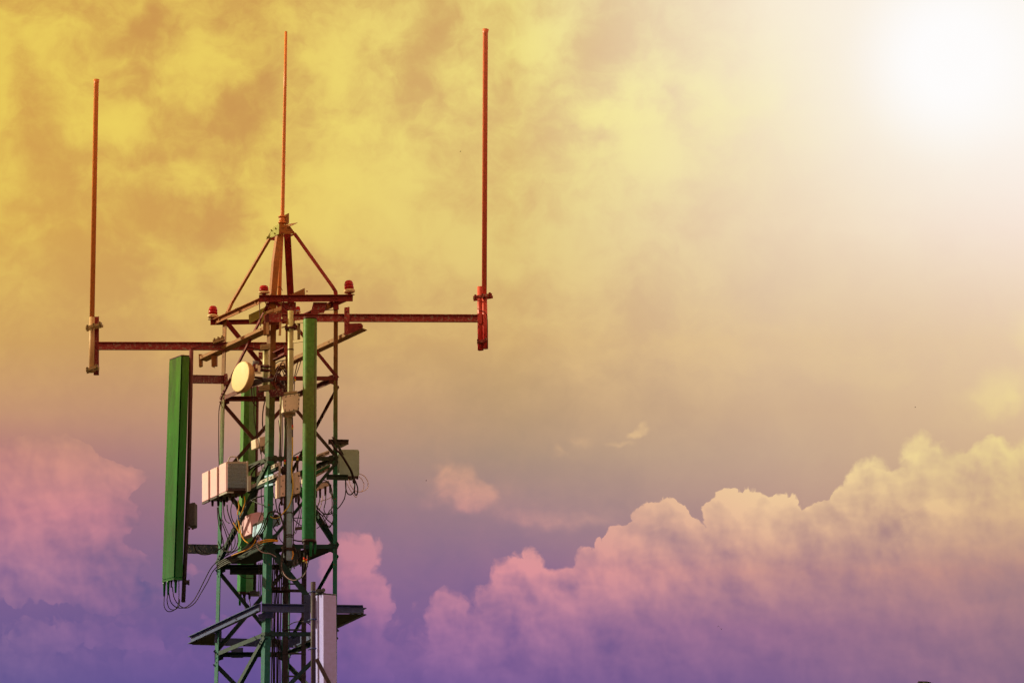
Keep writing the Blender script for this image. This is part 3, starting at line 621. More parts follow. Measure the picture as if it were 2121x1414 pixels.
m = MB(); m.C(P3(195.5, 656, .97), P3(195.5, 777, .97), -VU, NF, -.042, .03, .007)
m.build('post', MT['galv'], AL)
m = MB(); A = [P3(x, y, .84) for x, y in ((440, 704), (464, 696), (464, 704), (441, 711))]; m.loft(A, [v + Vector((0.01, .05, 0)) for v in A]); 
for x in (444, 452, 460): m.bolt(P3(x, 704 - (x - 444) * .35, .84), ZZ, .012, .02)
m.build('bracket_plate', MT['clamp'], AL)
uclamp(AL, 177.5, 676, 211, 667, .80, .028, 'clamp', 3); uclamp(AL, 178, 763, 203, 755, .80, .03, 'clamp', 2)
W2 = thing('whip_antenna', 'shorter rust-speckled whip antenna clamped to the post at the end of the left arm', 'whip antenna', P3(189, 772, .88), 'whip antennas on the tower')
rod('mast', [(200, 165, .88), (199.4, 174, .88), (190.6, 660, .88)], [.031, .026, .026], MT['whip'], W2, 16)
rod('sleeve', [(190.6, 657, .88), (189.6, 771, .88)], .028, MT['sleeve'], W2, 16)
W3 = thing('whip_antenna', 'slender dark red whip antenna rising from the pyramid peak', 'whip antenna', P3(584, 470, .4), 'whip antennas on the tower')
rod('mast', [(592.3, 66, .4), (590, 200, .4), (585, 450, .4), (580, 560, .4), (577.5, 655, .4)], [.014, .017, .021, .021, .022], MT['whip'], W3, 14)
m = MB(); m.tube([P3(584.6, 448, .3), P3(584, 464, .3)], .031, 14)
for y in (449, 461): m.tube([P3(584.3, y - 1, .3), P3(584.3, y + 1.5, .3)], .040, 14)
m.build('collar', MT['whip'], W3)

# ================================================================== warning lamps
def lamp_thing(label, x, y, t, s, mats):
    o = thing('warning_lamp', label, 'warning light', P3(x, y, t), 'warning lamps on the head beams'); p = o.location.copy()
    def ring(prof, n=18, dome=False):
        m = MB(); m.tube([p + ZZ * z * s for z, r in prof], [r * s for z, r in prof], n); return m
    ring([(.005, .046), (.012, .056), (.030, .060), (.038, .052)]).build('base_ring', MT['ring'], o)
    l = ring([(.038, .047), (.060, .048), (.062, .050), (.064, .048), (.088, .047), (.090, .049), (.092, .047), (.112, .044), (.128, .036), (.137, .022), (.140, .006)]).build('lens', MT['lens'], o)
    m = MB(); m.tube([p - ZZ * .016 * s, p + ZZ * .006 * s], .02 * s, 10); m.tube([p - ZZ * .018 * s + VU * .05 * s, p - ZZ * .012 * s - VU * .05 * s], .006, 6); m.build('stem', MT['dark'], o)
    return o
la = lamp_thing('red warning lamp at the far left end of the head beam', 441, 659.5, 1.06, .98, None)
def dupl(o, label, loc, tilt=(0, 0, 0), sc=1):
    c = o.copy(); S.collection.objects.link(c); c.location = loc; c['label'] = label; c.rotation_euler = tilt; c.scale = (sc, sc, sc)
    for ch in list(o.children):
        k = ch.copy(); S.collection.objects.link(k); k.parent = c
    return c
dupl(la, 'red warning lamp at the right end of the head beam, leaning slightly', P3(724, 607.5, -.04), (0, math.radians(-5), 0), 1.03)
dupl(la, 'red warning lamp beside the front pyramid leg, on the near corner of the head beam', P3(547, 609, -.03), (math.radians(6), math.radians(-3), 0), .98).scale = (1.02, 1.02, .68)
dupl(la, 'small red warning lamp low behind the head beam, by the top of the pale pipe', P3(617, 648, 1.0), (0, 0, 0), .52)

# ================================================================== box helpers
def frontbox(parent, name, mat, x0, y0, x1, y1, t, dt, bevel=.006, skew=0.0, side=None, x0b=None, x1b=None):
    """box whose front is seen at x0..x1, y0..y1 on plane t and which runs dt tower-depths back along the tower's side"""
    x0b = x0 if x0b is None else x0b; x1b = x1 if x1b is None else x1b
    A = [P3(x0, y0, t), P3(x1, y0 + skew, t), P3(x1b, y1 + skew, t), P3(x0b, y1, t)]
    V_ = (side or VV) * dt
    m = MB(); m.loft(A, [v + V_ for v in A]); return m.build(name, mat, parent, bevel)

# ================================================================== pale pole up the middle
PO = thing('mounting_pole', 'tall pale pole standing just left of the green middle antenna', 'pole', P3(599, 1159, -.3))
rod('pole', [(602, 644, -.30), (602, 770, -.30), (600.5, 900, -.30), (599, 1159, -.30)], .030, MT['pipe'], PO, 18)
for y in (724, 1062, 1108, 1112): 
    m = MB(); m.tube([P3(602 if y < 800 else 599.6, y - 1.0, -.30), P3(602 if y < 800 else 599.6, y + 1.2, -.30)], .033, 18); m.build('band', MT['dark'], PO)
uclamp(PO, 590, 677, 612, 674, -.36, .02, 'dark', 2); uclamp(PO, 588, 1133, 612, 1133, -.36, .028, 'dark', 2)
m = MB(); m.tube([P3(583, 678, -.3), P3(603, 674, -.28)], .008, 6); m.build('threaded_bar', MT['clamp'], PO)
m = MB(); m.tube([P3(582, 1134, -.3), P3(600, 1134, -.3)], .008, 6); m.build('threaded_bar', MT['clamp'], PO)

# ================================================================== green panel antenna in the middle
def superell(cx, cy, rx, ry, n=28, e=3.2, tilt=0):
    o = []
    for i in range(n):
        a = 2 * math.pi * i / n; c, s_ = math.cos(a), math.sin(a)
        o.append((cx + rx * math.copysign(abs(c) ** (2 / e), c), cy + ry * math.copysign(abs(s_) ** (2 / e), s_)))
    return o
def panel(parent, name, mat, top, bot, wpx, dep, e=3.2, rot=0.0, dome=.012):
    """rounded radome between two photo points; wpx = width in photo pixels, dep = depth in metres"""
    a = P3(*top); b = P3(*bot); w_ = wpx * K / 2; m = MB(); n = 28
    sec = superell(0, 0, w_, dep / 2, n, e); R = Matrix.Rotation(rot, 3, 'Z')
    ax = (a - b)
    ks = [0, .003, .008, .5, .992, .997, 1.0]; sc = [.90, .97, 1, 1, 1, .97, .90]
    b0 = 0
    rings = []
    for k, s_ in zip(ks, sc):
        c = b + ax * k; rings.append([c + R @ Vector((x * s_, y * s_, 0)) for x, y in sec])
    for r in rings: m.v += r
    for i in range(len(rings) - 1):
        for k in range(n):
            j = (k + 1) % n; m.f.append((i * n + k, i * n + j, (i + 1) * n + j, (i + 1) * n + k)); m.sm.append(True)
    m.f.append(tuple(reversed(range(n)))); m.sm.append(False); q = (len(rings) - 1) * n; m.f.append(tuple(q + k for k in range(n))); m.sm.append(False)
    return m.build(name, mat, parent)
def boot(parent, x, y0, y1, t, r, mat='pl_mid', name='connector'):
    m = MB(); m.tube([P3(x, y0, t), P3(x, y0 + (y1 - y0) * .25, t), P3(x, y0 + (y1 - y0) * .3, t), P3(x - .4, y1, t)], [r, r * .95, r * .8, r * .55], 12); return m.build(name, MT[mat], parent)
GM = thing('panel_antenna', 'tall narrow green panel antenna in front of the lattice, right of the pale pole', 'panel antenna', P3(641, 1120, -.75), 'panel antennas on the tower')
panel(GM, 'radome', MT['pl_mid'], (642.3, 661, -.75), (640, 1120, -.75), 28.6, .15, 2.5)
m = MB(); a, b = P3(652.6, 664, -.80), P3(650.6, 1118, -.80); m.tube([a + NF * .012, b + NF * .012], .0045, 6); m.build('seam', MT['dark'], GM)
panel(GM, 'end_cap', MT['dark'], (642.4, 659, -.75), (642.4, 662.5, -.75), 29.2, .155, 2.5)
panel(GM, 'end_cap', MT['dark'], (640.4, 1118.5, -.75), (640.3, 1124, -.75), 29.5, .155, 2.5)
boot(GM, 644, 1121, 1152, -.80, .019); boot(GM, 653, 1121, 1147, -.72, .016); boot(GM, 631, 1121, 1145, -.80, .013, 'dpipe')
m = MB()
for y in (672, 690, 706):
    m.bolt(P3(618.5, y, -.45), NF, .016, .02)
m.C(P3(616, 664, -.45), P3(616, 708, -.45), VU, NF, .03, .03, .005); m.beam(P3(611, 665, -.42), P3(629, 663, -.62), [(0, 0), (.03, 0), (.03, .02), (0, .02)], -ZZ, NF); m.beam(P3(607, 706, -.42), P3(629, 703, -.62), [(0, 0), (.025, 0), (.025, .02), (0, .02)], -ZZ, NF)
m.build('bracket', MT['clamp'], GM)
m = MB(); m.beam(P3(611, 1092, -.42), P3(630, 1090, -.62), [(0, 0), (.03, 0), (.03, .02), (0, .02)], -ZZ, NF); m.build('bracket', MT['dark'], GM)

# ================================================================== left panel antenna with pipe and stand-offs
PM = thing('antenna_mount', 'thin dark pipe on two dark arms holding the big green antenna out to the left', 'antenna mount', P3(380, 1246, .9))
rod('pipe', [(396.5, 724, .08), (390.5, 1000, .08), (385, 1130, .08), (379.5, 1246, .08)], .022, MT['dpipe'], PM, 14)
m = MB(); m.C(P3(395, 794, .08), P3(464, 795, .86), ZZ, NF, .086, .03, .007)
for x, y in ((404, 781), (404, 791), (419, 782), (419, 790)): m.bolt(P3(x, y, .08 + (x - 395) / 69 * .78), NF, .007, .008)
m.L(P3(441, 778.5, .80), P3(441, 794, .80), VU, NF, .03, .006)
m.build('arm', MT['galv'], PM)
m = MB(); A = [P3(x, y, .82) for x, y in ((463, 775), (471, 773), (473, 795), (463, 797))]; m.loft(A, [v + Vector((0, .05, 0)) for v in A])
for y in (780, 790): m.bolt(P3(466, y, .82), NF, .010, .012)
m.build('clamp', MT['galv'], PM)
m = MB(); m.C(P3(386, 1146, .08), P3(452, 1147, .86), ZZ, NF, .095, .03, .007)
for x in (404,): m.bolt(P3(x, 1133, .29), NF, .009, .008); m.bolt(P3(x, 1142, .29), NF, .009, .008)
m.build('arm', MT['galv'], PM)
m = MB(); m.tube([P3(378, 1205, .06), P3(390, 1205.5, .06)], .024, 10); m.bolt(P3(390, 1205.5, .06), VU, .03, .012); m.build('clamp', MT['dpipe'], PM)
GL = thing('panel_antenna', 'large bright green panel antenna at the far left of the tower', 'panel antenna', P3(356, 1200, .6), 'panel antennas on the tower')
def lp(x, y, t): return P3(x, y, t)
topA = [lp(350.5, 746, 0.0), lp(375.5, 736.8, -.26), lp(378, 736.5, -.26), lp(392.5, 738, -.26), lp(390, 741, .13), lp(360, 745, .22)]
botA = [lp(335.8, 1200.5, 0.0), lp(359.8, 1195, -.26), lp(362.5, 1195, -.26), lp(378, 1196, -.26), lp(376, 1198, .13), lp(345, 1200, .22)]
# the two visible faces are separate mouldings meeting at a groove
m = MB(); g0 = [topA[0], topA[1], topA[1] + Vector((.01, .03, 0)), topA[3] + Vector((-.03, .06, 0)), topA[4], topA[5]]; g1 = [botA[0], botA[1], botA[1] + Vector((.01, .03, 0)), botA[3] + Vector((-.03, .06, 0)), botA[4], botA[5]]
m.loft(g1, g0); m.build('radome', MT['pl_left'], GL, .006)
m = MB(); t0 = [topA[2], topA[3], topA[3] + Vector((-.01, .05, 0)), topA[2] + Vector((.0, .05, 0))]; t1 = [botA[2], botA[3], botA[3] + Vector((-.01, .05, 0)), botA[2] + Vector((.0, .05, 0))]
m.loft(t1, t0); m.build('back_shell', MT['pl_left'], GL, .006)
m = MB(); A = [p.copy() for p in (topA[0], topA[1], topA[3], topA[4], topA[5])]; A = [p + ZZ * .002 for p in A]; m.loft(A, [p + ZZ * .010 for p in A]); m.build('end_cap', MT['dark'], GL)
A = [p.copy() for p in (botA[0], botA[1], botA[3], botA[4], botA[5])]; m = MB(); m.loft([p - ZZ * .002 for p in A], [p - ZZ * .024 for p in A]); m.build('end_cap', MT['pl_left'], GL)
for x, y0, y1, t in ((340.5, 1203, 1234, 0.0), (348.6, 1200, 1231, -.10), (364, 1197, 1227, -.18), (355, 1200, 1216, -.02)):
    boot(GL, x, y0, y1, t, .018 if x != 355 else .012, 'pl_left' if x != 355 else 'dpipe')
SB = thing('equipment_box', 'small grey box fixed behind the pipe of the large left antenna', 'equipment box', P3(398, 1090, .8))
A = [P3(x, y, .14) for x, y in ((388.5, 1043), (398, 1040), (403, 1039.5), (403, 1087), (398, 1090), (388.5, 1088))]
m = MB(); m.loft(A, [v + VV * -.0 + Vector((.026, .12, 0)) for v in A]); m.build('casing', MT['dgrey'], SB, .008)
m = MB(); m.bolt(P3(392, 1092, .16), -ZZ, .012, .02); m.bolt(P3(399, 1092, .16), -ZZ, .012, .02); m.build('connector', MT['dark'], SB)

# ================================================================== rear green panel antenna
GR = thing('panel_antenna', 'green panel antenna seen through the lattice below the round dish', 'panel antenna', P3(508, 1227, 1.5), 'panel antennas on the tower')
tp = [P3(499.5, 797, 1.45), P3(506, 796, 1.36), P3(517.5, 796, 1.36), P3(518, 797, 1.37), P3(531.5, 797, 1.5), P3(520, 797, 1.75)]
bt = [P3(490.5, 1225, 1.45), P3(497, 1224, 1.36), P3(509.5, 1224, 1.36), P3(510, 1225, 1.37), P3(524.5, 1225, 1.5), P3(512, 1225, 1.75)]
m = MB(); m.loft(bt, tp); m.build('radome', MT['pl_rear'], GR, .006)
m = MB(); m.loft([p - ZZ * .003 for p in bt], [p - ZZ * .03 for p in bt]); m.build('end_cap', MT['dark'], GR)
m = MB(); m.tube([P3(533, 800, 1.62), P3(527, 1232, 1.62)], .018, 10); m.build('pipe', MT['dpipe'], GR)
for x, y1, mt in ((497, 1253, 'pl_rear'), (506, 1242, 'dpipe'), (517, 1240, 'dpipe')): boot(GR, x, 1228, y1, 1.5, .02, mt)
m = MB(); m.box(P3(528, 1229, 1.4), VU * .05, Vector((0, .04, 0)), ZZ * .02); m.bolt(P3(526, 1225, 1.4), NF, .02, .02); m.bolt(P3(533, 1228, 1.4), NF, .02, .02); m.build('bracket', MT['dgrey'], GR)

# ================================================================== white panel antenna, lower right
WP = thing('antenna_mount', 'rust-brown pipe on a dark bolted plate holding the white antenna at lower right', 'antenna mount', P3(651, 1414, -.4))
rod('pipe', [(651, 1202, -.40), (651, 1330, -.40), (652, 1500, -.40)], .025, MT['wpipe'], WP, 16)
m = MB(); m.C(P3(645, 1286, -.30), P3(645, 1229, -.30), -VU, NF, .066, .03, .007)
for x, y in ((637, 1242), (638, 1250), (638, 1262), (637, 1275)): m.bolt(P3(x, y, -.31), NF, .010, .01)
m.build('plate', MT['frame'], WP)
for y in (1222, 1279, 1339): m = MB(); m.tube([P3(651, y - 1.5, -.40), P3(651, y + 1.5, -.40)], .030, 14); m.tube([P3(640, y + 2, -.4), P3(658, y - 1, -.4)], .007, 6); m.build('clamp', MT['frame'], WP)
m = MB(); m.L(P3(654, 1362, -.62), P3(690, 1432, -.75), Vector((.8, 0, .5)), NF, .042, .03); m.build('brace', MT['wpipe'], WP)
m = MB(); m.box(P3(666, 1221, -.5), VU * .035, Vector((0, .03, 0)), ZZ * .018); m.bolt(P3(660, 1220, -.55), NF, .02, .02); m.bolt(P3(672, 1219, -.55), NF, .022, .02); m.tube([P3(656, 1226, -.5), P3(677, 1226.5, -.5)], .012, 8); m.build('tilt_bracket', MT['dgrey'], WP)
GW = thing('panel_antenna', 'white panel antenna with a grey side at the lower right of the tower', 'panel antenna', P3(678, 1470, -.55), 'panel antennas on the tower')
tp = [P3(655.5, 1229.5, -.32), P3(671.5, 1227, -.58), P3(698, 1229.5, -.58), P3(698.3, 1229, -.40), P3(680, 1228, -.2)]
bt = [P3(656.5, 1500.5, -.32), P3(672.5, 1500, -.58), P3(699.8, 1500.5, -.58), P3(700, 1500, -.40), P3(682, 1500, -.2)]
m = MB(); m.loft(bt, tp); m.build('radome', MT['pl_white'], GW, .007)
m = MB(); m.loft([p + ZZ * .002 for p in tp], [p + ZZ * .012 for p in tp]); m.build('end_cap', MT['dgrey'], GW)
WP.location -= FW * .5; GW.location -= FW * .5

# ================================================================== round dish on its short pipe
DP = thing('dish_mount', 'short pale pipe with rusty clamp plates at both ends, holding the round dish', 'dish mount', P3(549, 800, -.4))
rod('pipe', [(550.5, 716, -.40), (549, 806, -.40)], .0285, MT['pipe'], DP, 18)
for (x0, y0, x1, y1) in ((538.8, 713.5, 560, 711.5), (536.6, 799, 558.3, 796)):
    m = MB(); m.beam(P3(x0, y0, -.48), P3(x1, y1, -.48), [(0, 0), (.055, 0), (.055, .02), (0, .02)], -ZZ, Vector((0, 1, 0)))
    for q in (.2, .52, .8): m.bolt(P3(x0 + (x1 - x0) * q, (y0 + y1) / 2 + 5, -.48), NF, .012, .010)
    m.build('clamp', MT['clamp'], DP)
    m = MB(); m.beam(P3(x0 - 2, y0 + 10, -.46), P3(x1 - 2, y1 + 10, -.46), [(0, 0), (.012, 0), (.012, .03), (0, .03)], -ZZ, Vector((0, 1, 0))); m.build('backing', MT['dark'], DP)
m = MB(); A = [P3(x, y, -.25) for x, y in ((556, 807), (587, 804), (586, 819), (560, 822))]; m.loft(A, [v + Vector((0, .03, 0)) for v in A]); m.bolt(P3(562, 812, -.25), NF, .008, .01); m.bolt(P3(575, 812, -.25), NF, .014, .012)
m.build('bracket_plate', MT['galv'], DP)
m = MB(); A = [P3(x, y, -.1) for x, y in ((533.5, 813), (547, 811), (547, 824), (534, 826))]; m.loft(A, [v + Vector((0, .03, 0)) for v in A]); m.bolt(P3(537, 820, -.1), NF, .008, .01); m.bolt(P3(544, 818, -.1), NF, .014, .012)
m.build('bracket_plate', MT['galv'], DP)
DI_ = thing('dish_antenna', 'round cream dish antenna facing left near the top of the tower', 'dish antenna', P3(505, 812, -.3))
nd = Vector((-.80, -.58, .085)).normalized(); dc = P3(499.3, 779.8, -.45)
sdx = nd.cross(ZZ).normalized(); sdz = sdx.cross(nd).normalized()
def disc(c, r, n=56): return [c + (sdx * math.cos(2 * math.pi * i / n) + sdz * math.sin(2 * math.pi * i / n)) * r for i in range(n)]
def stack(prof, name, mat):
    m = MB(); n = 56
    rings = [disc(dc + nd * d, r) for d, r in prof]
    for r in rings: m.v += r
    for i in range(len(rings) - 1):
        for k in range(n):
            j = (k + 1) % n; m.f.append((i * n + k, i * n + j, (i + 1) * n + j, (i + 1) * n + k)); m.sm.append(True)
    m.f.append(tuple(range(n))); m.sm.append(False); m.f.append(tuple((len(rings) - 1) * n + k for k in range(n))); m.sm.append(False)
    return m.build(name, mat, DI_)
stack([(-.004, .160), (.0, .161), (.004, .159), (.006, .150), (.008, .02)], 'radome', MT['dish'])
stack([(-.005, .162), (-.012, .1635), (-.050, .163), (-.055, .157), (-.075, .150), (-.095, .11)], 'drum', MT['drum'])
m = MB(); m.tube([P3(524, 756, -.38), P3(537, 757, -.38)], [.05, .045], 12); m.build('hub', MT['dgrey'], DI_)
m = MB(); m.box(P3(533, 762, -.45), VU * .038, Vector((0, .03, 0)), ZZ * .035); m.box(P3(538.5, 764.5, -.55), VU * .006, Vector((0, .02, 0)), ZZ * .04); m.build('swivel', MT['galv'], DI_)
m = MB(); m.box(P3(537.5, 764.5, -.62), VU * .012, Vector((0, .012, 0)), ZZ * .040); m.box(P3(532.6, 758, -.62), VU * .010, Vector((0, .012, 0)), ZZ * .018); m.box(P3(535, 772, -.62), VU * .035, Vector((0, .012, 0)), ZZ * .006); m.build('bracket', MT['cream'], DI_)
m = MB()
for y in (758, 766): m.tube([P3(541, y, -.44), P3(558, y + 1, -.44)], .018, 10); m.tube([P3(546, y, -.49), P3(563, y + 1.5, -.49)], .010, 8)
m.tube([P3(527, 781, -.4), P3(545, 783, -.4)], .013, 8); m.build('yoke', MT['dark'], DI_)
m = MB(); m.tube([P3(523, 795, -.32), P3(532, 791, -.34), P3(543, 789, -.34)], [.03, .034, .022], 12); m.tube([P3(540, 787, -.34), P3(566, 786, -.3)], [.028, .02], 10); m.build('radio', MT['dgrey'], DI_)
DI_.location -= FW * .16

# ================================================================== white junction box with its rivets
JB = thing('junction_box', 'square cream riveted box strapped to the pale pole', 'junction box', P3(605, 853, -.5))
A = [P3(x, y, -.62) for x, y in ((590.3, 818.5), (621.5, 814.5), (619.8, 848.5), (588, 853))]
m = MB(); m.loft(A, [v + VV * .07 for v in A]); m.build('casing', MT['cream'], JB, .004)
m = MB()
for i in range(4):
    f = .08 + .28 * i
    for a, b in ((A[0], A[1]), (A[3], A[2])): q = a.lerp(b, min(f, .94)) + (A[3] - A[0] if a is A[0] else A[0] - A[3]).normalized() * .010; m.bolt(q, NF, .0055, .006)
    for a, b in ((A[0], A[3]), (A[1], A[2])): q = a.lerp(b, min(.12 + .25 * i, .92)) + (A[1] - A[0] if a is A[0] else A[0] - A[1]).normalized() * .010; m.bolt(q, NF, .0055, .006)
m.build('rivets', MT['dark'], JB)
m = MB(); m.beam(P3(588, 812, -.5), P3(616, 809, -.5), [(0, 0), (.022, 0), (.022, .10), (0, .10)], -ZZ, Vector((0, 1, 0))); m.build('bracket', MT['clamp'], JB)
m = MB(); m.beam(P3(586, 855, -.5), P3(612, 852, -.5), [(0, 0), (.022, 0), (.022, .10), (0, .10)], -ZZ, Vector((0, 1, 0)))
m.bolt(P3(596, 862, -.5), NF, .02, .02); m.tube([P3(590, 862, -.5), P3(606, 863, -.5)], .014, 8); m.build('bracket', MT['clamp'], JB)

# ================================================================== remote radio units at the left, three in a row
def radio(label, x0, t, first=None):
    o = thing('radio_unit', label, 'radio unit', P3(x0 + 22, 0.5 * 0 + 1019, t), 'radio units in a row at the left')
    return o
RU = []
names = ['nearest of three pale radio units in a row, its ribbed grey end facing out', 'middle of three pale radio units in a row, between two dark gaps', 'farthest left of three pale radio units in a row']
dts = [.165, .160, .150]; tcur = .30; xo = 468.0
def rbase(t0): return (t0 - .30)
for i in range(3):
    t0 = .30 + (0, .205, .40)[i]; sh = (t0 - .30)
    x = 468 - 92 * sh; yt = 955.5 + 43 * sh + (1 if i == 0 else 2); yb = 1016.5 + 43 * sh
    o = thing('radio_unit', names[i], 'radio unit', P3(x + 22, yb, t0), 'radio units in a row at the left'); RU.append(o)
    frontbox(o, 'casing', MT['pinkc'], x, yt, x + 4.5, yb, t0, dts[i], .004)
    frontbox(o, 'heatsink', MT['dgrey'], x + 4.0, yt + 3, x + 44.0, yb - 1, t0 + .012, dts[i] - .02, .003)
    if i == 0:
        m = MB()
        for k in range(20):
            xx = x + 4.5 + k * 2.02
            a, b = P3(xx, yt + 4, t0 + .012), P3(xx, yb - 6, t0 + .012)
            nseg = 12; pts = [a.lerp(b, q / nseg) + VU * (.0028 * (1 if q % 2 else -1)) for q in range(nseg + 1)]
            for q in range(nseg): m.beam(pts[q], pts[q + 1], [(-.0016, 0), (.0016, 0), (.0016, -.022), (-.0016, -.022)], VU, Vector((0, 1, 0)))
        m.build('cooling_fins', MT['fins'], o)
        frontbox(o, 'end_frame', MT['slot'], x + 43.5, yt - 2, x + 46.5, yb + 1, t0 - .02, .20, .003)
        m = MB(); pts = [P3(472, 957, .33), P3(475.5, 947.5, .33), P3(480, 945.5, .33), P3(488, 945.5, .33), P3(491, 947.5, .33), P3(495, 957, .33)]; m.tube(smooth_path(pts, 4), .006, 8); m.build('handle', MT['slot'], o)
        m = MB(); m.loft([P3(x + 2, yt - 1, t0), P3(x + 46, yt - 1, t0), P3(x + 43, yt + 3, t0), P3(x + 5, yt + 3, t0)], [p + VV * .17 for p in (P3(x + 2, yt - 1, t0), P3(x + 46, yt - 1, t0), P3(x + 43, yt + 3, t0), P3(x + 5, yt + 3, t0))]); m.build('lid', MT['slot'], o)
        m = MB(); m.loft([P3(x + 2, yb - 1, t0 - .01), P3(x + 42, yb - 1, t0 - .01), P3(x + 40, yb + 6, t0 + .02), P3(x + 4, yb + 6, t0 + .02)], [p + VV * .15 for p in (P3(x + 2, yb - 1, t0), P3(x + 42, yb - 1, t0), P3(x + 40, yb + 6, t0), P3(x + 4, yb + 6, t0))]); m.build('connector_plate', MT['dark'], o)
        m = MB(); A = [P3(x_, y_, t0 - .02) for x_, y_ in ((470, 1017.5), (484, 1017.5), (484, 1020.5), (470, 1020.5))]; m.loft(A, [v + VV * .02 for v in A]); m.build('rating_plate', MT['slot'], o)
    else:
        frontbox(o, 'end_frame', MT['slot'], x + 43.5, yt - 2, x + 46.5, yb + 1, t0 - .01, .12, .003)
    # bottom ledge and cable glands
    A = [P3(x, yb + 1.0, t0), P3(x + 4.5, yb + 1.0, t0), P3(x + 4.5, yb + 4.5, t0), P3(x, yb + 4.5, t0)]
    m = MB(); m.loft(A, [v + VV * dts[i] for v in A]); m.build('drip_rail', MT['slot'] if i == 0 else MT['dgrey'], o)
    for k in range(3):
        m = MB(); xg = x + 9 + k * 12; m.tube([P3(xg, yb + 2, t0 + .08), P3(xg, yb + 14, t0 + .08)], [.016, .011], 10); m.build('gland', MT['dark'], o)
BR = thing('slotted_bracket', 'pair of pale slotted channels tying the radio units to the tower', 'bracket', P3(550, 1000, .2))
for (x0, y0, x1, y1) in ((533, 985, 579.5, 963), (521, 1011, 580, 984)):
    m = MB(); q0, q1 = P3(x0, y0, .28), P3(x1, y1, -.20); d = q1 - q0; h = .038
    # web with real slots: solid ends and strips above and below the openings
    def seg(f0, f1, z0, z1): a, b = q0 + d * f0, q0 + d * f1; m.loft([a + ZZ * z0, b + ZZ * z0, b + ZZ * z1, a + ZZ * z1], [p + VV * .012 for p in (a + ZZ * z0, b + ZZ * z0, b + ZZ * z1, a + ZZ * z1)])
    seg(0, 1, 0, .012); seg(0, 1, .026, h)
    cuts = [(0, .38), (.48, .55), (.62, .66), (.73, .77), (.84, .88), (.95, 1)]
    for f0, f1 in cuts: seg(f0, f1, .012, .026)
    m.build('channel', MT['slot'], BR)
    m = MB(); q0b, q1b = P3(x0 - 8, y0 + 10, .33), P3(x1 - 8, y1 + 9, -.1); m.C(q0b, q1b, ZZ, -NL, .03, .04, .006); m.build('channel', MT['tray'], BR)
m = MB(); A = [P3(x, y, .22) for x, y in ((513.5, 986), (520, 984), (520, 1014), (517, 1017), (513.5, 1017))]; m.loft(A, [v + VV * .02 for v in A]); m.build('end_plate', MT['slot'], BR)
m = MB(); A = [P3(x, y, -.18) for x, y in ((577, 960), (581, 958), (581, 1030), (577, 1030))]; m.loft(A, [v + Vector((0, .03, 0)) for v in A]); m.build('upright', MT['slot'], BR)
for y0 in (981, 1000): m = MB(); m.loft([P3(548, y0 + 4, .05), P3(565, y0, -.05), P3(572, y0 + 1, .05), P3(555, y0 + 5, .2)], [p - ZZ * .02 for p in (P3(548, y0 + 4, .05), P3(565, y0, -.05), P3(572, y0 + 1, .05), P3(555, y0 + 5, .2))]); m.build('saddle', MT['pipe'], BR)

# ================================================================== boxes inside and to the right of the lattice
def simplebox(name, label, cat, mat, pts, t, dt, bevel=.005, extra=None):
    cx = sum(p[0] for p in pts) / len(pts); yb = max(p[1] for p in pts)
    o = thing(name, label, cat, P3(cx, yb, t)); m = MB(); A = [P3(x, y, t) for x, y in pts]
    m.loft(A, [v + VV * dt for v in A]); m.build('casing', MT[mat], o, bevel); return o
def glands(o, L_, mat='dark', r=.013):
    for x, y0, y1, t in L_: m = MB(); m.tube([P3(x, y0, t), P3(x, y1, t)], [r, r * .8], 10); m.build('gland', MT[mat], o)
def screws(o, L_, r=.009):
    m = MB()
    for x, y, t in L_: m.bolt(P3(x, y, t), NF, r, .008)
    m.build('screws', MT['dark'], o)
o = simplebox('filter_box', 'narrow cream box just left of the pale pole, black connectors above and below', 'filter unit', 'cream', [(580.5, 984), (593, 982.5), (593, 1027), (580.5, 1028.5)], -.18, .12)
glands(o, [(583.5, 1028, 1046, -.16), (589.5, 1028, 1060, -.16), (586, 966, 983, -.16), (591, 966, 983, -.16)]); screws(o, [(586, 995, -.18), (582.5, 1007, -.18), (586, 1022, -.18)], .006)
o = simplebox('filter_box', 'narrow cream box between the pale pole and the green middle antenna', 'filter unit', 'cream', [(609.5, 978), (622, 976), (621, 1021), (610, 1023)], -.22, .12)
glands(o, [(613, 1023, 1040, -.2), (618, 1022, 1044, -.2), (616, 955, 976, -.2)]); screws(o, [(616, 1012, -.22), (619, 985, -.22)], .009)
o = simplebox('equipment_box', 'small pale box high inside the lattice between dish and radio units', 'equipment box', 'cream', [(537, 905), (549.5, 903), (549.5, 923), (538, 924)], .4, .2)
glands(o, [(541, 924, 936, .42), (546, 924, 934, .42)], 'clamp', .012)
o = simplebox('radio_unit', 'pale pink box low inside the lattice, left of a grey rounded unit', 'radio unit', 'pinkc', [(520, 1063), (534, 1059.5), (547.5, 1060.5), (547, 1098), (533, 1107), (519.5, 1105)], .45, .25, .008)
glands(o, [(526, 1106, 1120, .5), (536, 1104, 1118, .5)])
o = thing('radio_unit', 'grey rounded unit tilted inside the lattice above the walkway', 'radio unit', P3(565, 1100, .2))
A = [P3(548, 1077, .1), P3(557, 1071, .1), P3(581, 1066, .1), P3(583, 1085, .1), P3(566, 1090, .1), P3(546, 1103, .1)]; m = MB(); m.loft(A, [v + VV * .28 for v in A]); m.build('casing', MT['pipe'], o, .012)
m = MB(); m.loft([P3(549, 1074, .08), P3(583, 1063, .08), P3(583, 1067, .08), P3(549, 1079, .08)], [p + VV * .3 for p in (P3(549, 1074, .08), P3(583, 1063, .08), P3(583, 1067, .08), P3(549, 1079, .08))]); m.build('top_bracket', MT['dark'], o)
screws(o, [(566, 1064, .06), (571, 1067, .06), (553, 1079, .06)], .012)
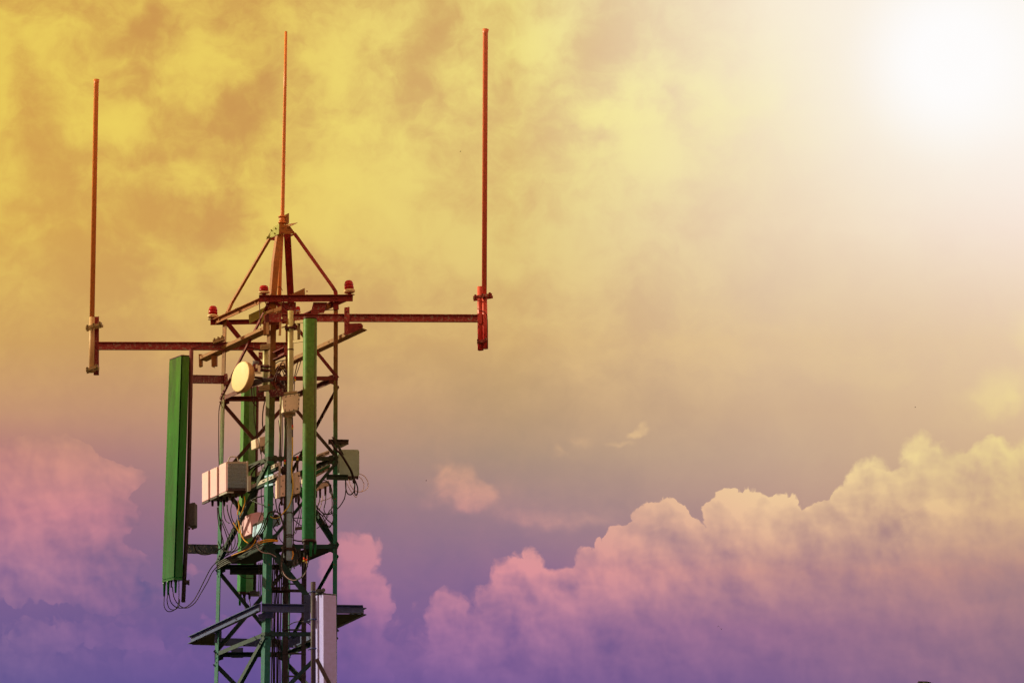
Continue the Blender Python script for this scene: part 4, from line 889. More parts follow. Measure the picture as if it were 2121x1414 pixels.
# right-hand cabinet
CB = thing('equipment_cabinet', 'grey-green rounded cabinet hanging outside the right leg of the tower', 'cabinet', P3(724, 986, .5))
m = MB(); secp = []
for (cx_, cy_, a0) in ((739.5, 935.5, 0), (708, 935.5, 90), (708, 981, 180), (739.5, 981, 270)):
    for k in range(5): a = math.radians(a0 + 90 * k / 4); secp.append((cx_ + 5 * math.cos(a), cy_ - 5 * math.sin(a)))
A = [P3(x, y, .5) for x, y in secp]; m.loft(A, [v + VV * .16 for v in A]); m.build('casing', MT['greybox'], CB, .003)
m = MB(); m.loft([P3(705, 985.5, .49), P3(743, 985.5, .49), P3(742, 988.5, .49), P3(706, 988.5, .49)], [p + VV * .15 for p in (P3(705, 985.5, .49), P3(743, 985.5, .49), P3(742, 988.5, .49), P3(706, 988.5, .49))]); m.build('connector_plate', MT['dark'], CB)
glands(CB, [(712, 987, 994, .52), (722, 987, 993, .52), (732, 987, 993, .52), (740, 987, 992, .52)])
HB = thing('cabinet_bracket', 'two short dark channels on the right leg, above and below the cabinet hook', 'bracket', P3(700, 950, -.1))
m = MB(); m.C(P3(680, 920, -.10), P3(722, 920.5, -.10), ZZ, NF, .048, .03, .007); m.bolt(P3(713, 914, -.1), NF, .010, .01); m.bolt(P3(716, 916, -.1), NF, .008, .01); m.build('channel', MT['brace'], HB)
m = MB(); A = [P3(701, 920, -.08), P3(721, 920, -.08), P3(703, 929, .2), P3(697, 925, .1)]; m.loft(A, [v + ZZ * .006 for v in A]); m.build('gusset_plate', MT['clamp'], HB)
m = MB(); m.C(P3(676, 993, -.10), P3(721, 993.5, -.10), ZZ, NF, .050, .03, .007)
for x in (682, 700, 709): m.bolt(P3(x, 988, -.1), NF, .014, .01)
m.build('channel', MT['brace'], HB)
m = MB(); m.L(P3(687, 905, -.14), P3(707, 942, -.14), VU, NF, .03, .02); m.build('strap', MT['brace'], HB)
# pale radio behind the green panel
o = simplebox('radio_unit', 'wide cream unit partly hidden behind the green middle antenna', 'radio unit', 'cream', [(640, 966), (684, 955), (684, 972), (640, 996)], .62, .2, .006)
screws(o, [(666, 964, .6), (673, 961, .6), (681, 970, .6), (670, 976, .6)], .010)
m = MB(); A = [P3(x, y, .58) for x, y in ((655, 975), (684, 961), (684, 965), (655, 982))]; m.loft(A, [v + Vector((0, .02, 0)) for v in A]); m.build('rail', MT['leg'], o)
o = simplebox('radio_unit', 'lower cream unit behind the green middle antenna with cables plugged in below', 'radio unit', 'cream', [(640, 1006), (682, 994), (682, 1006), (672, 1010), (640, 1024)], .70, .2, .006)
glands(o, [(663, 1012, 1030, .7), (674, 1007, 1026, .7), (684, 1003, 1020, .7), (655, 1017, 1030, .7)])
o = simplebox('radio_unit', 'pale slotted ledge between green middle antenna and right leg', 'radio unit', 'slot', [(656, 941), (683, 931), (683, 940), (656, 951)], .5, .15, .004)
m = MB(); 
for x, y in ((661, 943.5), (673, 938.5)): A = [P3(x, y, .49), P3(x + 9, y - 3.5, .49), P3(x + 9, y - 1.8, .49), P3(x, y + 1.8, .49)]; m.loft(A, [v + Vector((0, .003, 0)) for v in A])
m.build('slots', MT['dark'], o)
o = simplebox('radio_unit', 'dark faceted unit near the dish, behind the pale pole', 'radio unit', 'dgrey', [(566, 776), (580, 771), (589, 786), (588, 800), (570, 800)], .2, .2, .008)
o = simplebox('radio_unit', 'dark unit under the walkway beside the foot of the pale pole', 'radio unit', 'dgrey', [(606, 1128), (624, 1126), (624, 1150), (612, 1168), (604, 1160)], .1, .25, .008)
glands(o, [(609, 1160, 1172, .1), (615, 1158, 1170, .1)], 'clamp', .014)

# ================================================================== cable ladder down the middle
CL = thing('cable_ladder', 'dark steel cable ladder with thin rungs running down inside the tower', 'ladder', P3(609, 1500, .55))
for x0, x1 in ((591, 589.5), (630, 627.5)):
    m = MB(); wd = .056 if x0 < 600 else .050; m.beam(P3(x0 - 5, 1165, .55), P3(x1 - 5, 1560, .55), [(0, 0), (wd, 0), (wd, .03), (0, .03)], VU, Vector((0, 1, 0))); m.build('stile', MT['dpipe'], CL)
for y, h in ((1208, .012), (1222, .028), (1303, .014), (1352, .014), (1399, .014), (1446, .014), (1258, .012)):
    m = MB(); m.beam(P3(584, y, .54), P3(634, y + .6, .54), [(-h / 2, 0), (h / 2, 0), (h / 2, .02), (-h / 2, .02)], ZZ, Vector((0, 1, 0))); m.build('rung', MT['dpipe'], CL)
CH = thing('inner_conduit', 'thin pale vertical conduit inside the upper lattice', 'conduit', P3(581, 965, .5))
m = MB(); m.tube([P3(582, 822, .5), P3(579.5, 965, .5)], .013, 10); m.build('pipe', MT['pipe'], CH)
CH = thing('inner_conduit', 'thin dark green vertical conduit beside the pale pole', 'conduit', P3(590, 965, .45))
m = MB(); m.tube([P3(592, 860, .45), P3(590, 968, .45)], .014, 10); m.build('pipe', MT['leg'], CH)

# ================================================================== cables
def cable(label, pts, rpx=1.0, mat='black', cat='cable', name='cable', group=None, n=6):
    pp = smooth_path([P3(x, y, t) for x, y, t in pts], 8)
    m = MB(); m.tube(pp, rpx * K, 7); o = m.build(name, MT[mat]); return tag(o, label, cat, group)
G1 = 'jumper cables of the large left antenna'
cable('black jumper looping from the outermost socket of the large left antenna', [(340.5,1232,.0),(340,1254,.0),(347,1265,.0),(358,1264,.0),(368,1254,-.05),(370.5,1238,-.1),(370.5,1190,-.1)], .9, group=G1)
cable('black jumper looping from the second socket of the large left antenna', [(348.6,1228,-.1),(346,1242,-.08),(350,1258,-.05),(360,1262,-.05),(370,1255,.0),(372,1240,.0)], .9, group=G1)
cable('upper long black lead sweeping from the left antenna foot up to the tower', [(349.5,1226,-.1),(354,1246,.0),(366,1257,.1),(384,1257,.3),(400,1244,.5),(412,1224,.75),(424,1200,.85),(437,1176,.9),(451,1162,.95),(475,1147,.95),(505,1131,.8)], 1.0, group=G1)
cable('lower long black lead sweeping from the left antenna foot up to the tower', [(357,1214,-.02),(361,1238,.0),(373,1254,.1),(388,1258,.3),(404,1247,.5),(416,1228,.75),(430,1204,.85),(440,1184,.9),(455,1168,.93),(480,1150,.93),(508,1136,.8)], 1.0, group=G1)
cable('black cable draped over the lower left arm', [(403,1128,.2),(406,1140,.22),(416,1147,.3),(434,1147,.7),(452,1138,.8),(470,1124,.85),(486,1106,.85)], 1.3)
cable('thin black cable crossing the lower left arm', [(408,1127,.25),(416,1139,.3),(430,1146,.45),(448,1145,.7)], .8)
cable('black cable hanging down outside the left leg', [(458,829,.9),(453.6,850,.95),(453,890,.95),(453.2,940,.95),(454,965,.95)], 1.0)
cable('thin black cable hanging from the front head beam corner to the channel rail', [(537,626,-.1),(538,640,-.1),(538.5,660,-.1),(539.5,675,-.1)], 1.0)
cable('short black cable slung from the near lamp to the bracket below', [(548,618,-.1),(551,629,-.1),(558,637,-.12),(566,644,-.12)], 1.0)
cable('black cable dropping from the head beam and curling right to the small lamp', [(587,612,-.12),(587.5,630,-.12),(593,640,-.1),(604,643,.0),(618,643,.4)], 1.1)
cable('thin black cable running behind the right gusset plate', [(643,643,-.02),(660,643,-.02),(680,642,-.02),(698,641,.0)], .8)
cable('pale strap wrapped round the lower centre mast', [(574,596,.2),(577,594.5,.2),(582,596,.2),(585,602,.2)], .7, 'dark')
cable('thin cable arching over the right post and down the whip sleeve', [(991,644,-.14),(999,644.5,-.17),(1005,648,-.18),(1009,658,-.17),(1010,690,-.16),(1010,722,-.14)], .8, 'dark')
cable('black cable lying along the left arm near the tower', [(398,722,.88),(420,716,.86),(440,713.5,.86),(462,715,.86),(500,716,.9),(530,722,.9),(545,726,.7)], 1.0)
cable('diagonal black cable on the long right arm', [(742,651.5,-.18),(755,655,-.18),(768,661,-.18),(778,665,-.17)], .8)
# under the dish
cable('black cable hanging under the dish in a hook', [(521,796,-.3),(522,820,-.3),(525,834,-.3),(534,843,-.3)], 1.2)
cable('thin black cable dropping from the dish past the rear antenna', [(525,797,-.3),(527,825,-.25),(526,860,-.2),(531,895,.0),(536,915,.1),(540,940,.1)], .9)
cable('curved black cable down the front leg below the dish mount', [(550,826,-.1),(546,842,-.1),(544,860,-.1),(544,880,-.1),(547,895,-.1)], 1.3)
for i, (lab, pts, r) in enumerate([
 ('first thin cable hooking out of the dish radio towards the pale pole', [(566,787,-.1),(578,760,-.05),(588,752,.0),(592,770,.05),(597,790,.05)], 1.0),
 ('second thin cable hooking out of the dish radio towards the pale pole', [(570,790,-.05),(577,768,.0),(583,765,.0),(590,780,.05),(595,800,.1)], 1.0),
 ('third cable curling behind the dish mount', [(574,762,.0),(584,757,.05),(592,765,.1),(598,782,.1)], .9),
 ('thick black cable sloping from the dish radio down to the riveted box', [(560,775,.0),(572,785,.0),(583,797,.0),(592,812,.0)], 2.4),
 ('thick black cable crossing above the riveted box', [(563,792,.05),(575,800,.05),(586,806,.05),(594,814,.05)], 2.0),
 ('black cable looping below the outrigger bracket', [(562,770,.1),(568,756,.1),(578,748,.1),(590,746,.1)], 1.1),
 ('fine black cable squeezed between bracket and pole', [(576,772,.05),(580,756,.05),(586,748,.05),(596,744,.1)], .8),
 ('black cable bowing left of the riveted box', [(580,768,.0),(577,785,.0),(582,800,.0),(586,815,.0)], 1.2)]):
    cable(lab, pts, r, group='cables tangled behind the dish')
cable('left of two black leads hanging slanted right of the pale pole', [(624,739,-.2),(617,750,-.2),(611,775,-.2),(608,795,-.2)], 1.0)
cable('right of two black leads hanging slanted right of the pale pole', [(619,742,-.2),(607,757,-.2),(604,764,-.2),(603,770,-.2)], 1.1)
cable('third black lead hanging slanted beside the green middle antenna', [(625,740,-.25),(622,752,-.25),(614,775,-.25),(611,785,-.25),(609,812,-.3)], .9)
for lab, x, y, t in (('red and yellow tape mark on the lead above the riveted box', 611, 783, -.3), ('red and yellow tape mark on the cable left of the pale pole', 590, 955, -.3), ('red and yellow tape mark above the cream box right of the pole', 616, 947, -.32), ('red and yellow tape mark below the riveted box', 606, 883, -.4),
                     ('left red and yellow tape mark on the leads under the green middle antenna', 629.5, 1157, -.85), ('right red and yellow tape mark on the leads under the green middle antenna', 634.5, 1160, -.85)):
    o = thing('tape_mark', label=lab, cat='tape', loc=P3(x, y + 6, t), group='red and yellow tape marks on cables')
    m = MB(); m.tube([P3(x, y - 3, t), P3(x, y + 1, t)], .009, 8); m.build('red_band', MT['redtape'], o)
    m = MB(); m.tube([P3(x, y + 2, t), P3(x, y + 6, t)], .009, 8); m.build('yellow_band', MT['yellow'], o)
# bundles beside the pole
for lab, x0, x1, y0, y1, r, t in (('black cable tight against the left side of the pale pole', 594.5, 592, 900, 1150, 1.3, -.28), ('second black cable left of the pale pole', 591.5, 589, 870, 1150, 1.2, -.2), ('thin black cable inside the lattice beside the pale conduit', 584.5, 583, 830, 965, .9, .3),
                                  ('thin black cable left of the pale conduit', 577.5, 582, 870, 965, .8, .3), ('black cable on the right side of the pale pole above the boxes', 605.5, 604, 860, 1000, 1.3, -.36), ('black cable on the right side of the pale pole below the boxes', 606, 607, 1000, 1150, 1.3, -.32)):
    cable(lab, [(x0, y0, t), ((x0 + x1) / 2 + 1.2, (y0 + y1) / 2, t), (x1, y1, t)], r)
cable('yellow-green cable winding down the pale pole and off to the left', [(606,905,-.42),(605.5,945,-.42),(604,975,-.42),(607,1005,-.42),(603,1035,-.42),(597,1050,-.4),(590,1058,-.38),(583,1066,-.36)], 1.3, 'yellow')
cable('thick black cable arching from the units down beside the pale pole', [(552,1076,-.1),(556,1063,-.15),(566,1059,-.2),(577,1062,-.25),(585,1080,-.3),(589,1105,-.35),(587,1130,-.4),(583,1160,-.45),(583,1180,-.5)], 1.6)
cable('pale yellow cable draped across the grey rounded unit', [(560,1069,-.1),(568,1073,-.12),(578,1071,-.15),(584,1066,-.2)], .9, 'yellow')
cable('outer black loop hanging below the walkway to the green middle antenna', [(587,1130,-.45),(583,1155,-.5),(582,1178,-.55),(588,1192,-.6),(603,1201,-.65),(617,1200,-.7),(626,1192,-.75),(630,1175,-.8),(630,1145,-.8)], 1.0)
cable('inner black loop hanging below the walkway to the green middle antenna', [(589,1130,-.4),(585,1155,-.5),(585,1178,-.55),(593,1193,-.6),(606,1200,-.65),(620,1197,-.7),(632,1185,-.75),(638,1165,-.8),(644,1150,-.8)], 1.0, 'black')
cable('grey middle loop hanging below the walkway to the green middle antenna', [(585.5,1140,-.42),(583.5,1168,-.5),(587,1186,-.58),(598,1198,-.64),(611,1201,-.68),(624,1196,-.72),(634,1182,-.76),(636,1160,-.8),(636,1150,-.8)], .8, 'paleC')
# feeder bundle running down the tower
for i, x in enumerate((563, 566, 569.5, 573, 576.5, 580)):
    cable('%s black feeder cable running down behind the front leg' % ('first', 'second', 'third', 'fourth', 'fifth', 'sixth')[i], [(x + 4, 1150 + 6 * i, .35), (x + 1 + (i % 3), 1210, .35), (x + (i % 2) * 1.5, 1270, .35), (x + .5 - (i % 3) * .5, 1340, .35), (x - 1 + (i % 2), 1420, .35), (x - 2, 1560, .35)], 1.25 if i % 2 else 1.5, group='feeder cables running down inside the tower')
cable('black cable bowed between the ladder and the white antenna pipe', [(589,1308,.4),(596,1296,.3),(610,1288,.1),(626,1286,-.1),(640,1291,-.3),(650,1300,-.5)], 1.0)
cable('black cable slanting in the lattice below the walkway', [(574,1166,.3),(571,1185,.3),(574,1205,.3),(572,1225,.3)], 1.0)
# walkway bundle to the left
for i, (lab, dy, r) in enumerate((('top cable of the thick dark bundle sloping along the walkway edge', 0, 1.8), ('second cable of the thick dark bundle along the walkway edge', 4, 2.2), ('third cable of the thick dark bundle along the walkway edge', 8, 2.0), ('lowest cable of the thick dark bundle along the walkway edge', 12, 2.2))):
    cable(lab, [(598,1094 + dy,.1),(575,1104 + dy,.1),(548,1118 + dy,.15),(520,1132 + dy,.4),(494,1145 + dy,.6),(468,1156 + dy,.8),(452,1166 + dy,.9)][1:], r, group='cable bundle along the walkway')
for i, (lab, dx) in enumerate((('left steep black cable running from the units down to the walkway bundle', 0), ('middle steep black cable running from the units down to the walkway bundle', 4), ('right steep black cable running from the units down to the walkway bundle', 8))):
    cable(lab, [(547 + dx,1072,.0),(541 + dx,1092,.0),(530 + dx,1110,.05),(516 + dx,1126,.1),(500 + dx,1140,.3),(478 + dx,1152,.5)], 1.4, group='steep cables onto the walkway')
cable('upper orange cable crossing the front leg at walkway height', [(534,1122,-.05),(548,1118,-.1),(562,1117,-.1),(576,1119,-.05)], 1.2, 'orange')
cable('lower orange cable crossing the front leg at walkway height', [(536,1125,-.05),(550,1121.5,-.1),(564,1120,-.1),(575,1121,-.05)], 1.2, 'orange')
cable('orange cable curling down the walkway bundle', [(530,1117,.0),(524,1128,.05),(513,1137,.1),(496,1144,.2),(480,1150,.3)], 1.1, 'orange')
cable('white cable looping over the front leg below the orange ones', [(531,1128,-.05),(536,1138,-.06),(546,1144,-.1),(560,1146,-.1),(572,1153,-.05)], .9, 'paleC')
cable('white tied coil beside the front leg above the walkway', [(531,1113,.0),(534,1108,.0),(537,1113,.0),(534,1121,.0),(531,1126,.0)], 1.0, 'paleC')
# under the radio units
G2 = 'leads hanging under the radio units'
cable('orange lead bowing out under the right radio unit end', [(506,1027,.35),(507,1040,.3),(503,1055,.3),(497,1068,.35),(494,1074,.4)], 1.1, 'orange', group=G2)
cable('orange lead hanging from the middle of the radio units', [(493,1035,.35),(495,1050,.35),(492,1062,.35),(494,1080,.35),(499,1104,.3),(506,1118,.25),(514,1124,.2)], 1.2, 'orange', group=G2)
cable('blue sleeve on the orange lead under the radio units', [(493,1066,.34),(494.5,1077,.34)], 1.7, 'blue', group=G2)
cable('short orange lead slanting down to the left of the blue sleeve', [(483,1082,.4),(490,1092,.38),(496,1104,.36)], 1.1, 'orange', group=G2)
import itertools
LD = [
 ('first black lead from the left under the radio units, hanging straight', [(452,1050,.7),(453,1062,.7),(456,1080,.72),(458,1100,.75),(460,1125,.8)], 1.3),
 ('second black lead from the left, crossing the left leg diagonally', [(455,1070,.72),(462,1088,.7),(469,1108,.7),(474,1128,.7),(470,1146,.7)], 1.0),
 ('third black lead from the left, curving in front of the left leg', [(460,1075,.7),(470,1098,.65),(478,1118,.6),(479,1138,.6),(468,1150,.65)], .9),
 ('fourth black lead, hooking out and ending short', [(463,1046,.6),(464,1065,.6),(468,1078,.6),(475,1083,.55)], 1.0),
 ('fifth black lead, running down right in a long slope', [(470,1045,.55),(472,1060,.52),(477,1075,.5),(484,1090,.5),(490,1100,.5)], 1.3),
 ('sixth black lead, bulging left below the middle unit', [(481,1040,.45),(478,1055,.45),(480,1072,.45),(487,1086,.45)], 1.1),
 ('seventh black lead, bulging right below the middle unit', [(485,1038,.45),(490,1052,.42),(493,1062,.42),(490,1078,.42),(482,1094,.45)], 1.0),
 ('eighth black lead, widest bow to the right, ending at the walkway', [(497,1072,.38),(502,1094,.35),(501,1118,.35),(494,1136,.4),(485,1140,.5)], 1.1),
 ('ninth black lead, inner bow reaching the walkway', [(484,1092,.42),(492,1108,.4),(492,1126,.4),(484,1140,.45),(470,1144,.5)], 1.0),
 ('tenth black lead, small inner bow above the walkway', [(478,1096,.45),(486,1112,.42),(486,1128,.42),(478,1140,.45),(464,1140,.6)], .9),
 ('eleventh black lead, thin and nearly straight down the left leg', [(450,1050,.72),(451.5,1075,.75),(456,1095,.75),(462,1118,.75),(464,1135,.75)], .9),
 ('twelfth black lead, loose arc low at the left leg', [(452,1120,.8),(458,1134,.78),(468,1141,.75),(480,1142,.7),(494,1136,.6)], 1.0)]
for lab, pts, r in LD: cable(lab, pts, r, group=G2)
cable('thick black cable bowing from the lattice over to the brackets', [(590,948,.1),(572,950,.1),(552,953,.12),(535,960,.18),(522,968,.25),(514,976,.3)], 2.4)
cable('second thick black cable just under the one bowing to the brackets', [(588,953,.1),(570,954,.1),(550,958,.12),(534,966,.2),(524,976,.28),(518,990,.3)], 1.6)
cable('black cable falling from the small high box past the brackets', [(541,936,.3),(542,958,.25),(543,985,.2),(541,1020,.2),(543,1055,.25),(537,1075,.3),(533,1090,.3)], .9)
cable('thin black cable slanting from the brackets to the walkway', [(538,1005,.2),(533,1022,.2),(530,1040,.2),(527,1058,.3)], .8)
cable('black cable bowing from the front leg to the diagonal brace', [(548,1026,.1),(532,1030,.1),(520,1036,.2),(510,1044,.3),(503,1052,.4)], 1.4)
cable('black cable sagging back to the front leg below the brackets', [(519,1035,.2),(532,1041,.1),(547,1046,.0)], 1.1)
cable('black cable curving beside the left cream box', [(578,998,.0),(573,1014,.0),(571,1032,.0),(574,1055,.0),(584,1080,-.1)], 1.2)
cable('second black cable curving beside the left cream box', [(580,1000,.05),(576,1020,.05),(568,1030,.05),(566,1020,.1)], 1.0)
# right side tangle
G3 = 'cables tangled at the right of the green middle antenna'
RD = [
 ('thick black cable running from the top bracket down over the cabinet', [(684,911,-.2),(690,922,-.2),(697,932,-.2),(706,940,-.15),(717,957,-.1),(726,972,-.05),(731,986,.0),(733,1000,.0)], 2.5),
 ('black loop hanging under the cabinet, left side', [(733,985,.0),(735,1003,.0),(733,1017,.0),(726,1024,.0),(719,1020,.05),(716,1008,.1),(716,992,.2)], 1.3),
 ('black loop hanging under the cabinet, right side', [(730,985,.0),(737,998,.0),(741,1012,.0),(739,1024,.0),(735,1022,.0),(734,1008,.0),(735,990,.05)], 1.4),
 ('black cable dropping from the lower channel and sweeping back to the right leg', [(716,990,-.05),(716.5,1010,-.05),(714,1030,-.02),(706,1045,.0),(698,1054,.0)], 1.1),
 ('black hook over the lower cream unit, outer', [(657,998,.5),(668,994,.5),(680,998,.5),(686,1010,.5),(689,1026,.5),(694,1040,.5)], 1.1),
 ('black hook over the lower cream unit, inner', [(664,1000,.45),(676,998,.45),(684,1008,.45),(686,1022,.45),(690,1034,.45)], .9),
 ('first black lead below the lower cream unit', [(663,1028,.6),(661,1040,.55),(657,1052,.5),(660,1062,.45),(670,1068,.4)], 1.1),
 ('second black lead below the lower cream unit', [(675,1024,.6),(674,1040,.5),(671,1054,.5),(676,1064,.45),(688,1058,.4)], 1.0),
 ('third black lead below the lower cream unit', [(684,1020,.6),(690,1034,.5),(690,1048,.5),(682,1058,.45),(676,1070,.4)], 1.0),
 ('black cable swinging low from the green antenna to the right leg', [(655,1046,.3),(664,1058,.3),(676,1065,.3),(688,1062,.3),(697,1054,.3)], 1.3),
 ('upper black cable of three sloping to the right leg', [(655,1050,.2),(668,1062,.2),(676,1074,.2),(685,1082,.2),(693,1090,.2)], 1.2),
 ('middle black cable of three sloping to the right leg', [(655,1056,.22),(666,1066,.22),(674,1080,.22),(682,1092,.22),(690,1078,.22)], 1.1),
 ('lower black cable of three sloping to the right leg', [(655,1062,.25),(664,1072,.25),(672,1086,.25),(684,1088,.25),(694,1078,.25)], 1.0),
 ('thin black cable slanting across the gap right of the antenna', [(656,1094,.1),(664,1088,.1),(672,1079,.1),(680,1068,.1)], .9),
 ('thin vertical black lead near the right leg', [(687,1028,.4),(688,1044,.4),(686,1058,.4),(691,1070,.4)], .9)]
for lab, pts, r in RD: cable(lab, pts, r, group=G3)
for lab, pts, r in [
 ('outer pale cable arching from the right edge of the cabinet', [(745,981,.5),(755,986,.48),(762,998,.45),(761,1010,.4),(752,1017,.35),(742,1018,.3)], .8),
 ('middle pale cable arching below the cabinet', [(743,986,.5),(750,993,.48),(754,1005,.45),(750,1016,.4),(741,1018,.35),(730,1012,.3)], .7),
 ('inner pale cable looping low under the cabinet', [(718,1000,.3),(724,1012,.3),(732,1024,.3),(738,1029,.3),(740,1020,.32)], .7),
 ('thin pale cable strung under the cabinet', [(722,992,.4),(726,1004,.4),(733,1014,.4),(742,1018,.4)], .7),
 ('pale lead looping down from the lower cream unit', [(658,1042,.5),(668,1036,.5),(676,1034,.5),(684,1030,.5),(690,1022,.5)], .8),
 ('pale lead hanging behind the black leads on the right', [(668,1026,.55),(666,1042,.5),(660,1058,.5)], .8)]:
    cable(lab, pts, r, 'paleC', group='pale cables at the right')
cable('black cable crossing between pole and green antenna at mid height', [(608,944,-.2),(618,938,-.2),(628,932,-.2)], 1.1)
cable('second black cable crossing between pole and green antenna', [(604,950,-.2),(616,952,-.2),(628,950,-.2)], 1.0)
cable('thin black cable from the right cream box down to the pole foot', [(616,1040,-.2),(620,1060,-.15),(614,1085,-.1),(608,1110,-.1)], .9)
cable('second thin black cable slanting from the right cream box', [(619,1040,-.2),(624,1058,-.15),(619,1085,-.1),(612,1105,-.1)], .8)
cable('black cable sagging between pole and green antenna above the walkway', [(608,1075,-.1),(616,1082,-.1),(624,1088,-.1),(630,1084,-.1)], 1.1)
cable('level black cable between pole and green antenna', [(606,1073,.0),(618,1072,.0),(630,1073,.0)], 1.0)
cable('level black cable between pole and antenna just above the walkway', [(606,1117,.0),(618,1120,.0),(630,1120,.0)], 1.5)
cable('orange lead at the foot of the pale pole', [(606,1140,-.35),(607,1150,-.35),(604,1158,-.35)], 1.1, 'orange')
cable('upper black strap round the rear green antenna', [(490,1180,1.25),(503,1186,1.2),(515,1189,1.2),(526,1189,1.25)], .8)
cable('lower black strap round the rear green antenna', [(490,1185,1.25),(502,1194,1.2),(514,1197,1.2),(526,1196,1.25)], .8)
for lab, x in (('left lead hanging under the rear green antenna', 505), ('middle lead hanging under the rear green antenna', 508), ('right lead hanging under the rear green antenna', 517)):
    cable(lab, [(x, 1238, 1.4), (x + 1, 1250, 1.35), (x + 3, 1262, 1.3), (x + 2, 1275, 1.2)], 1.0, group='leads under the rear antenna')
for i, x in enumerate((536, 539.5, 543)):
    cable('%s dark lead beside the front leg above the frame' % ('left', 'middle', 'right')[i], [(x, 1165, .5), (x + .8, 1190, .5), (x - .5, 1215, .5), (x + 1, 1240, .5)], .9, group='dark leads left of the front leg')
# clutter at the walkway centre
WJ = thing('cable_clamp', 'row of dark cable clamps where the feeders pass the walkway', 'cable clamp', P3(585, 1225, .3))
for x in (564, 571, 578, 585, 592): m = MB(); m.box(P3(x, 1219, .3), VU * .015, Vector((0, .02, 0)), ZZ * .018); m.bolt(P3(x, 1216, .28), NF, .009, .012); m.build('block', MT['dark'], WJ)
m = MB(); m.beam(P3(558, 1226, .34), P3(600, 1227, .34), [(0, 0), (.02, 0), (.02, .02), (0, .02)], ZZ, Vector((0, 1, 0))); m.build('bar', MT['dark'], WJ)
WB = thing('upper_bracket_block', 'dark square bracket with a pale edge on the front leg below the head beam', 'bracket', P3(560, 668, -.2))
m = MB(); A = [P3(x, y, -.2) for x, y in ((547, 652), (557, 648), (582, 648), (582, 667), (557, 667), (548, 670))]; m.loft(A, [v + Vector((0, .12, 0)) for v in A]); m.build('block', MT['galv'], WB, .004)
m = MB(); m.loft([P3(x, y, -.24) for x, y in ((549.5, 653), (557, 650), (557, 665), (549.5, 669))], [P3(x, y, -.22) for x, y in ((549.5, 653), (557, 650), (557, 665), (549.5, 669))]); m.build('opening', MT['dark'], WB)
m = MB(); A = [P3(x, y, -.26) for x, y in ((551, 645), (565, 639.5), (565, 645), (551, 650))]; m.loft(A, [v + Vector((0, .03, 0)) for v in A]); A = [P3(x, y, -.27) for x, y in ((566.5, 640), (583, 633.5), (583, 642), (567, 647))]; m.loft(A, [v + Vector((0, .03, 0)) for v in A]); m.bolt(P3(578, 642, -.27), NF, .014, .012); m.bolt(P3(559, 644, -.26), NF, .008, .01)
m.build('strap', MT['sleeve'], WB)
m = MB(); A = [P3(x, y, -.2) for x, y in ((550, 668), (557, 667), (557, 691), (552, 692))]; m.loft(A, [v + Vector((0, .02, 0)) for v in A]); m.build('hanger', MT['sleeve'], WB)
m = MB(); A = [P3(x, y, -.2) for x, y in ((579, 667), (583, 667), (582, 694), (577, 694))]; m.loft(A, [v + Vector((0, .02, 0)) for v in A]); m.build('hanger', MT['sleeve'], WB)
m = MB(); A = [P3(x, y, .1) for x, y in ((559, 668), (582, 668), (582, 678), (569, 684), (562, 692))]; m.loft(A, [v + Vector((0, .03, 0)) for v in A]); m.build('web', MT['brace'], WB)

# ================================================================== far tree whose tip reaches the frame, and distant birds
def tree():
    rnd = random.Random(5)
    tip = PD(1901, 1401, 150.0); root = Vector((tip.x + 1.07, tip.y, 0)); H = tip.z + .07
    o = thing('palm_tree', 'dark tip of a far tree poking up at the bottom right edge', 'tree', root)
    m = MB(); top = Vector((root.x + .3, root.y, H - 1.3)); pts = smooth_path([root, root + Vector((.5, 0, H * .35)), root + Vector((.1, .2, H * .7)), top], 6)
    m.tube(pts, [.32 - .17 * i / (len(pts) - 1) for i in range(len(pts))], 12); m.build('trunk', material('bark', [(600, (.05,.035,.03))], .9, 0, None, 0, .4, 5, .4), o)
    m = MB()
    for k in range(18):
        a = 2 * math.pi * k / 18 + rnd.uniform(-.1, .1); up = rnd.uniform(.1, 1.0); Ln = rnd.uniform(1.7, 2.3)
        d = Vector((math.cos(a), math.sin(a), 0)); fr = []
        if k == 0: d = Vector((-1, -.2, 0)).normalized(); up = 1.75; Ln = 1.6
        for q in range(9):
            s_ = q / 8; fr.append(top + d * (Ln * s_ * (1 - .12 * s_)) + ZZ * (up * s_ * 1.35 - 1.7 * s_ * s_ * (1 if k else .75)))
        m.tube(fr, [.03 - .02 * q / 8 for q in range(9)], 5)
        for q in range(1, 33):
            s_ = q / 33; i = min(7, int(s_ * 8)); c = fr[i].lerp(fr[i + 1], s_ * 8 - i); ax = (fr[i + 1] - fr[i]).normalized()
            ln = .55 * math.sin(math.pi * min(1, s_ * .85 + .12)) + .06
            for sg in (-1, 1):
                sd = ax.cross(ZZ).normalized() * sg; e = c + (sd * .75 + ax * .55 - ZZ * rnd.uniform(.25, .6)) * ln; wv = ax * .022
                m.poly([c - wv, c + wv, e + wv * .2, e - wv * .2])
    m.build('crown', material('palm_leaf', [(600, (.012,.012,.014))], .7, 0, None, 0, .3, 5, 0), o)
tree()
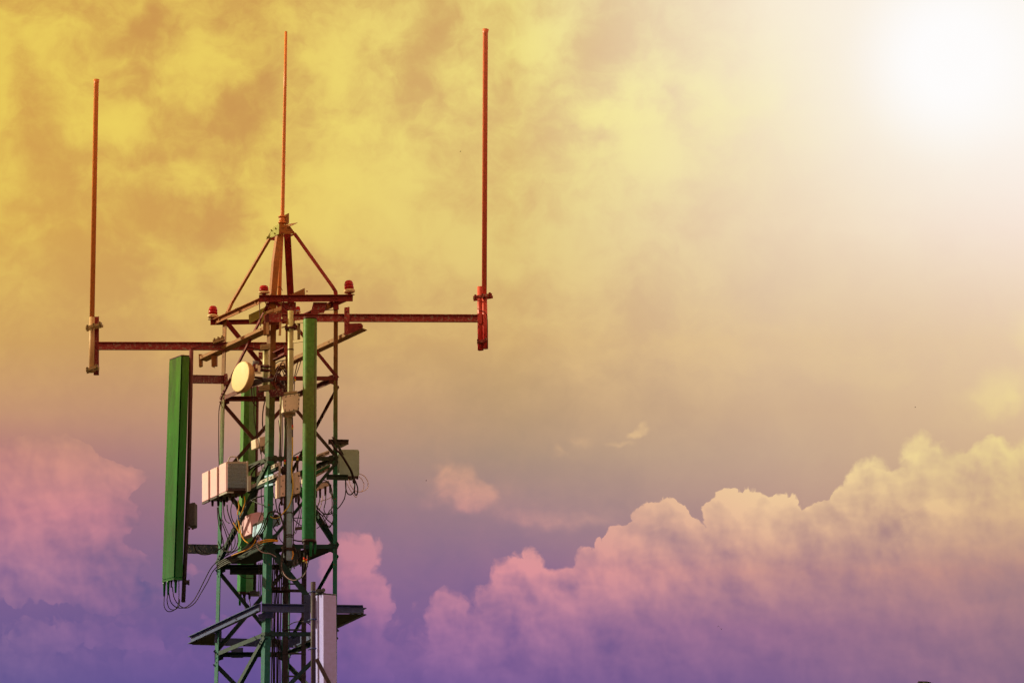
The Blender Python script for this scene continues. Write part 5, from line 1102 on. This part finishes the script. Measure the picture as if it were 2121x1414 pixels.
for lab, x, y in (('lone bird, a tiny speck right of the tower cabinet', 883, 995), ('tiny bird speck high in the yellow cloud left of the right whip antenna', 954, 314), ('upper of two tiny birds over the purple cloud', 1488, 1297), ('lower of two tiny birds over the purple cloud', 1494, 1302), ('tiny bird speck above the bright cloud at the right', 1896, 843)):
    c = PD(x, y, 400.0); m = MB(); m.tube([c - VU * .035, c, c + VU * .03 + ZZ * .01], [.006, .016, .004], 6)
    for sg in (-1, 1): m.poly([c + VU * .012, c - VU * .015, c + Vector((-.01, sg * .05, .03)), c + Vector((-.02, sg * .1, .012))])
    tag(m.build('bird', MT['bird']), lab, 'bird', 'distant birds')

rj = random.Random(11)
for i in range(16):
    x0 = rj.uniform(566, 622); y0 = rj.uniform(985, 1095); x1 = x0 + rj.uniform(-16, 14); y1 = y0 + rj.uniform(22, 58)
    t0 = rj.uniform(.0, .5); bow = rj.uniform(-9, 9)
    cable('short black jumper cable tangled among the boxes beside the pale pole', [(x0, y0, t0), (x0 + bow, y0 * .65 + y1 * .35, t0), (x1 + bow, y0 * .3 + y1 * .7, t0), (x1, y1, t0)], rj.uniform(.8, 1.5), group='jumpers tangled beside the pale pole')
for i in range(10):
    x0 = rj.uniform(560, 598); y0 = rj.uniform(755, 785); x1 = x0 + rj.uniform(-10, 14); y1 = y0 + rj.uniform(18, 40); t0 = rj.uniform(.0, .5); bow = rj.uniform(-9, 9)
    cable('short dark jumper cable tangled behind the dish above the riveted box', [(x0, y0, t0), (x0 + bow, y0 * .65 + y1 * .35, t0), (x1 + bow, y0 * .3 + y1 * .7, t0), (x1, y1, t0)], rj.uniform(.9, 1.8), group='jumpers tangled behind the dish')
for i in range(12):
    x0 = rj.uniform(585, 640); y0 = rj.uniform(1125, 1150); t0 = rj.uniform(.0, .5)
    cable('short black cable end bunched at the walkway beside the foot of the pale pole', [(x0, y0, t0), (x0 + rj.uniform(-6, 6), y0 + 10, t0), (x0 + rj.uniform(-6, 6), y0 + 20, t0), (x0 + rj.uniform(-8, 8), y0 + 32, t0)], rj.uniform(.9, 1.8), group='cable ends bunched at the walkway')
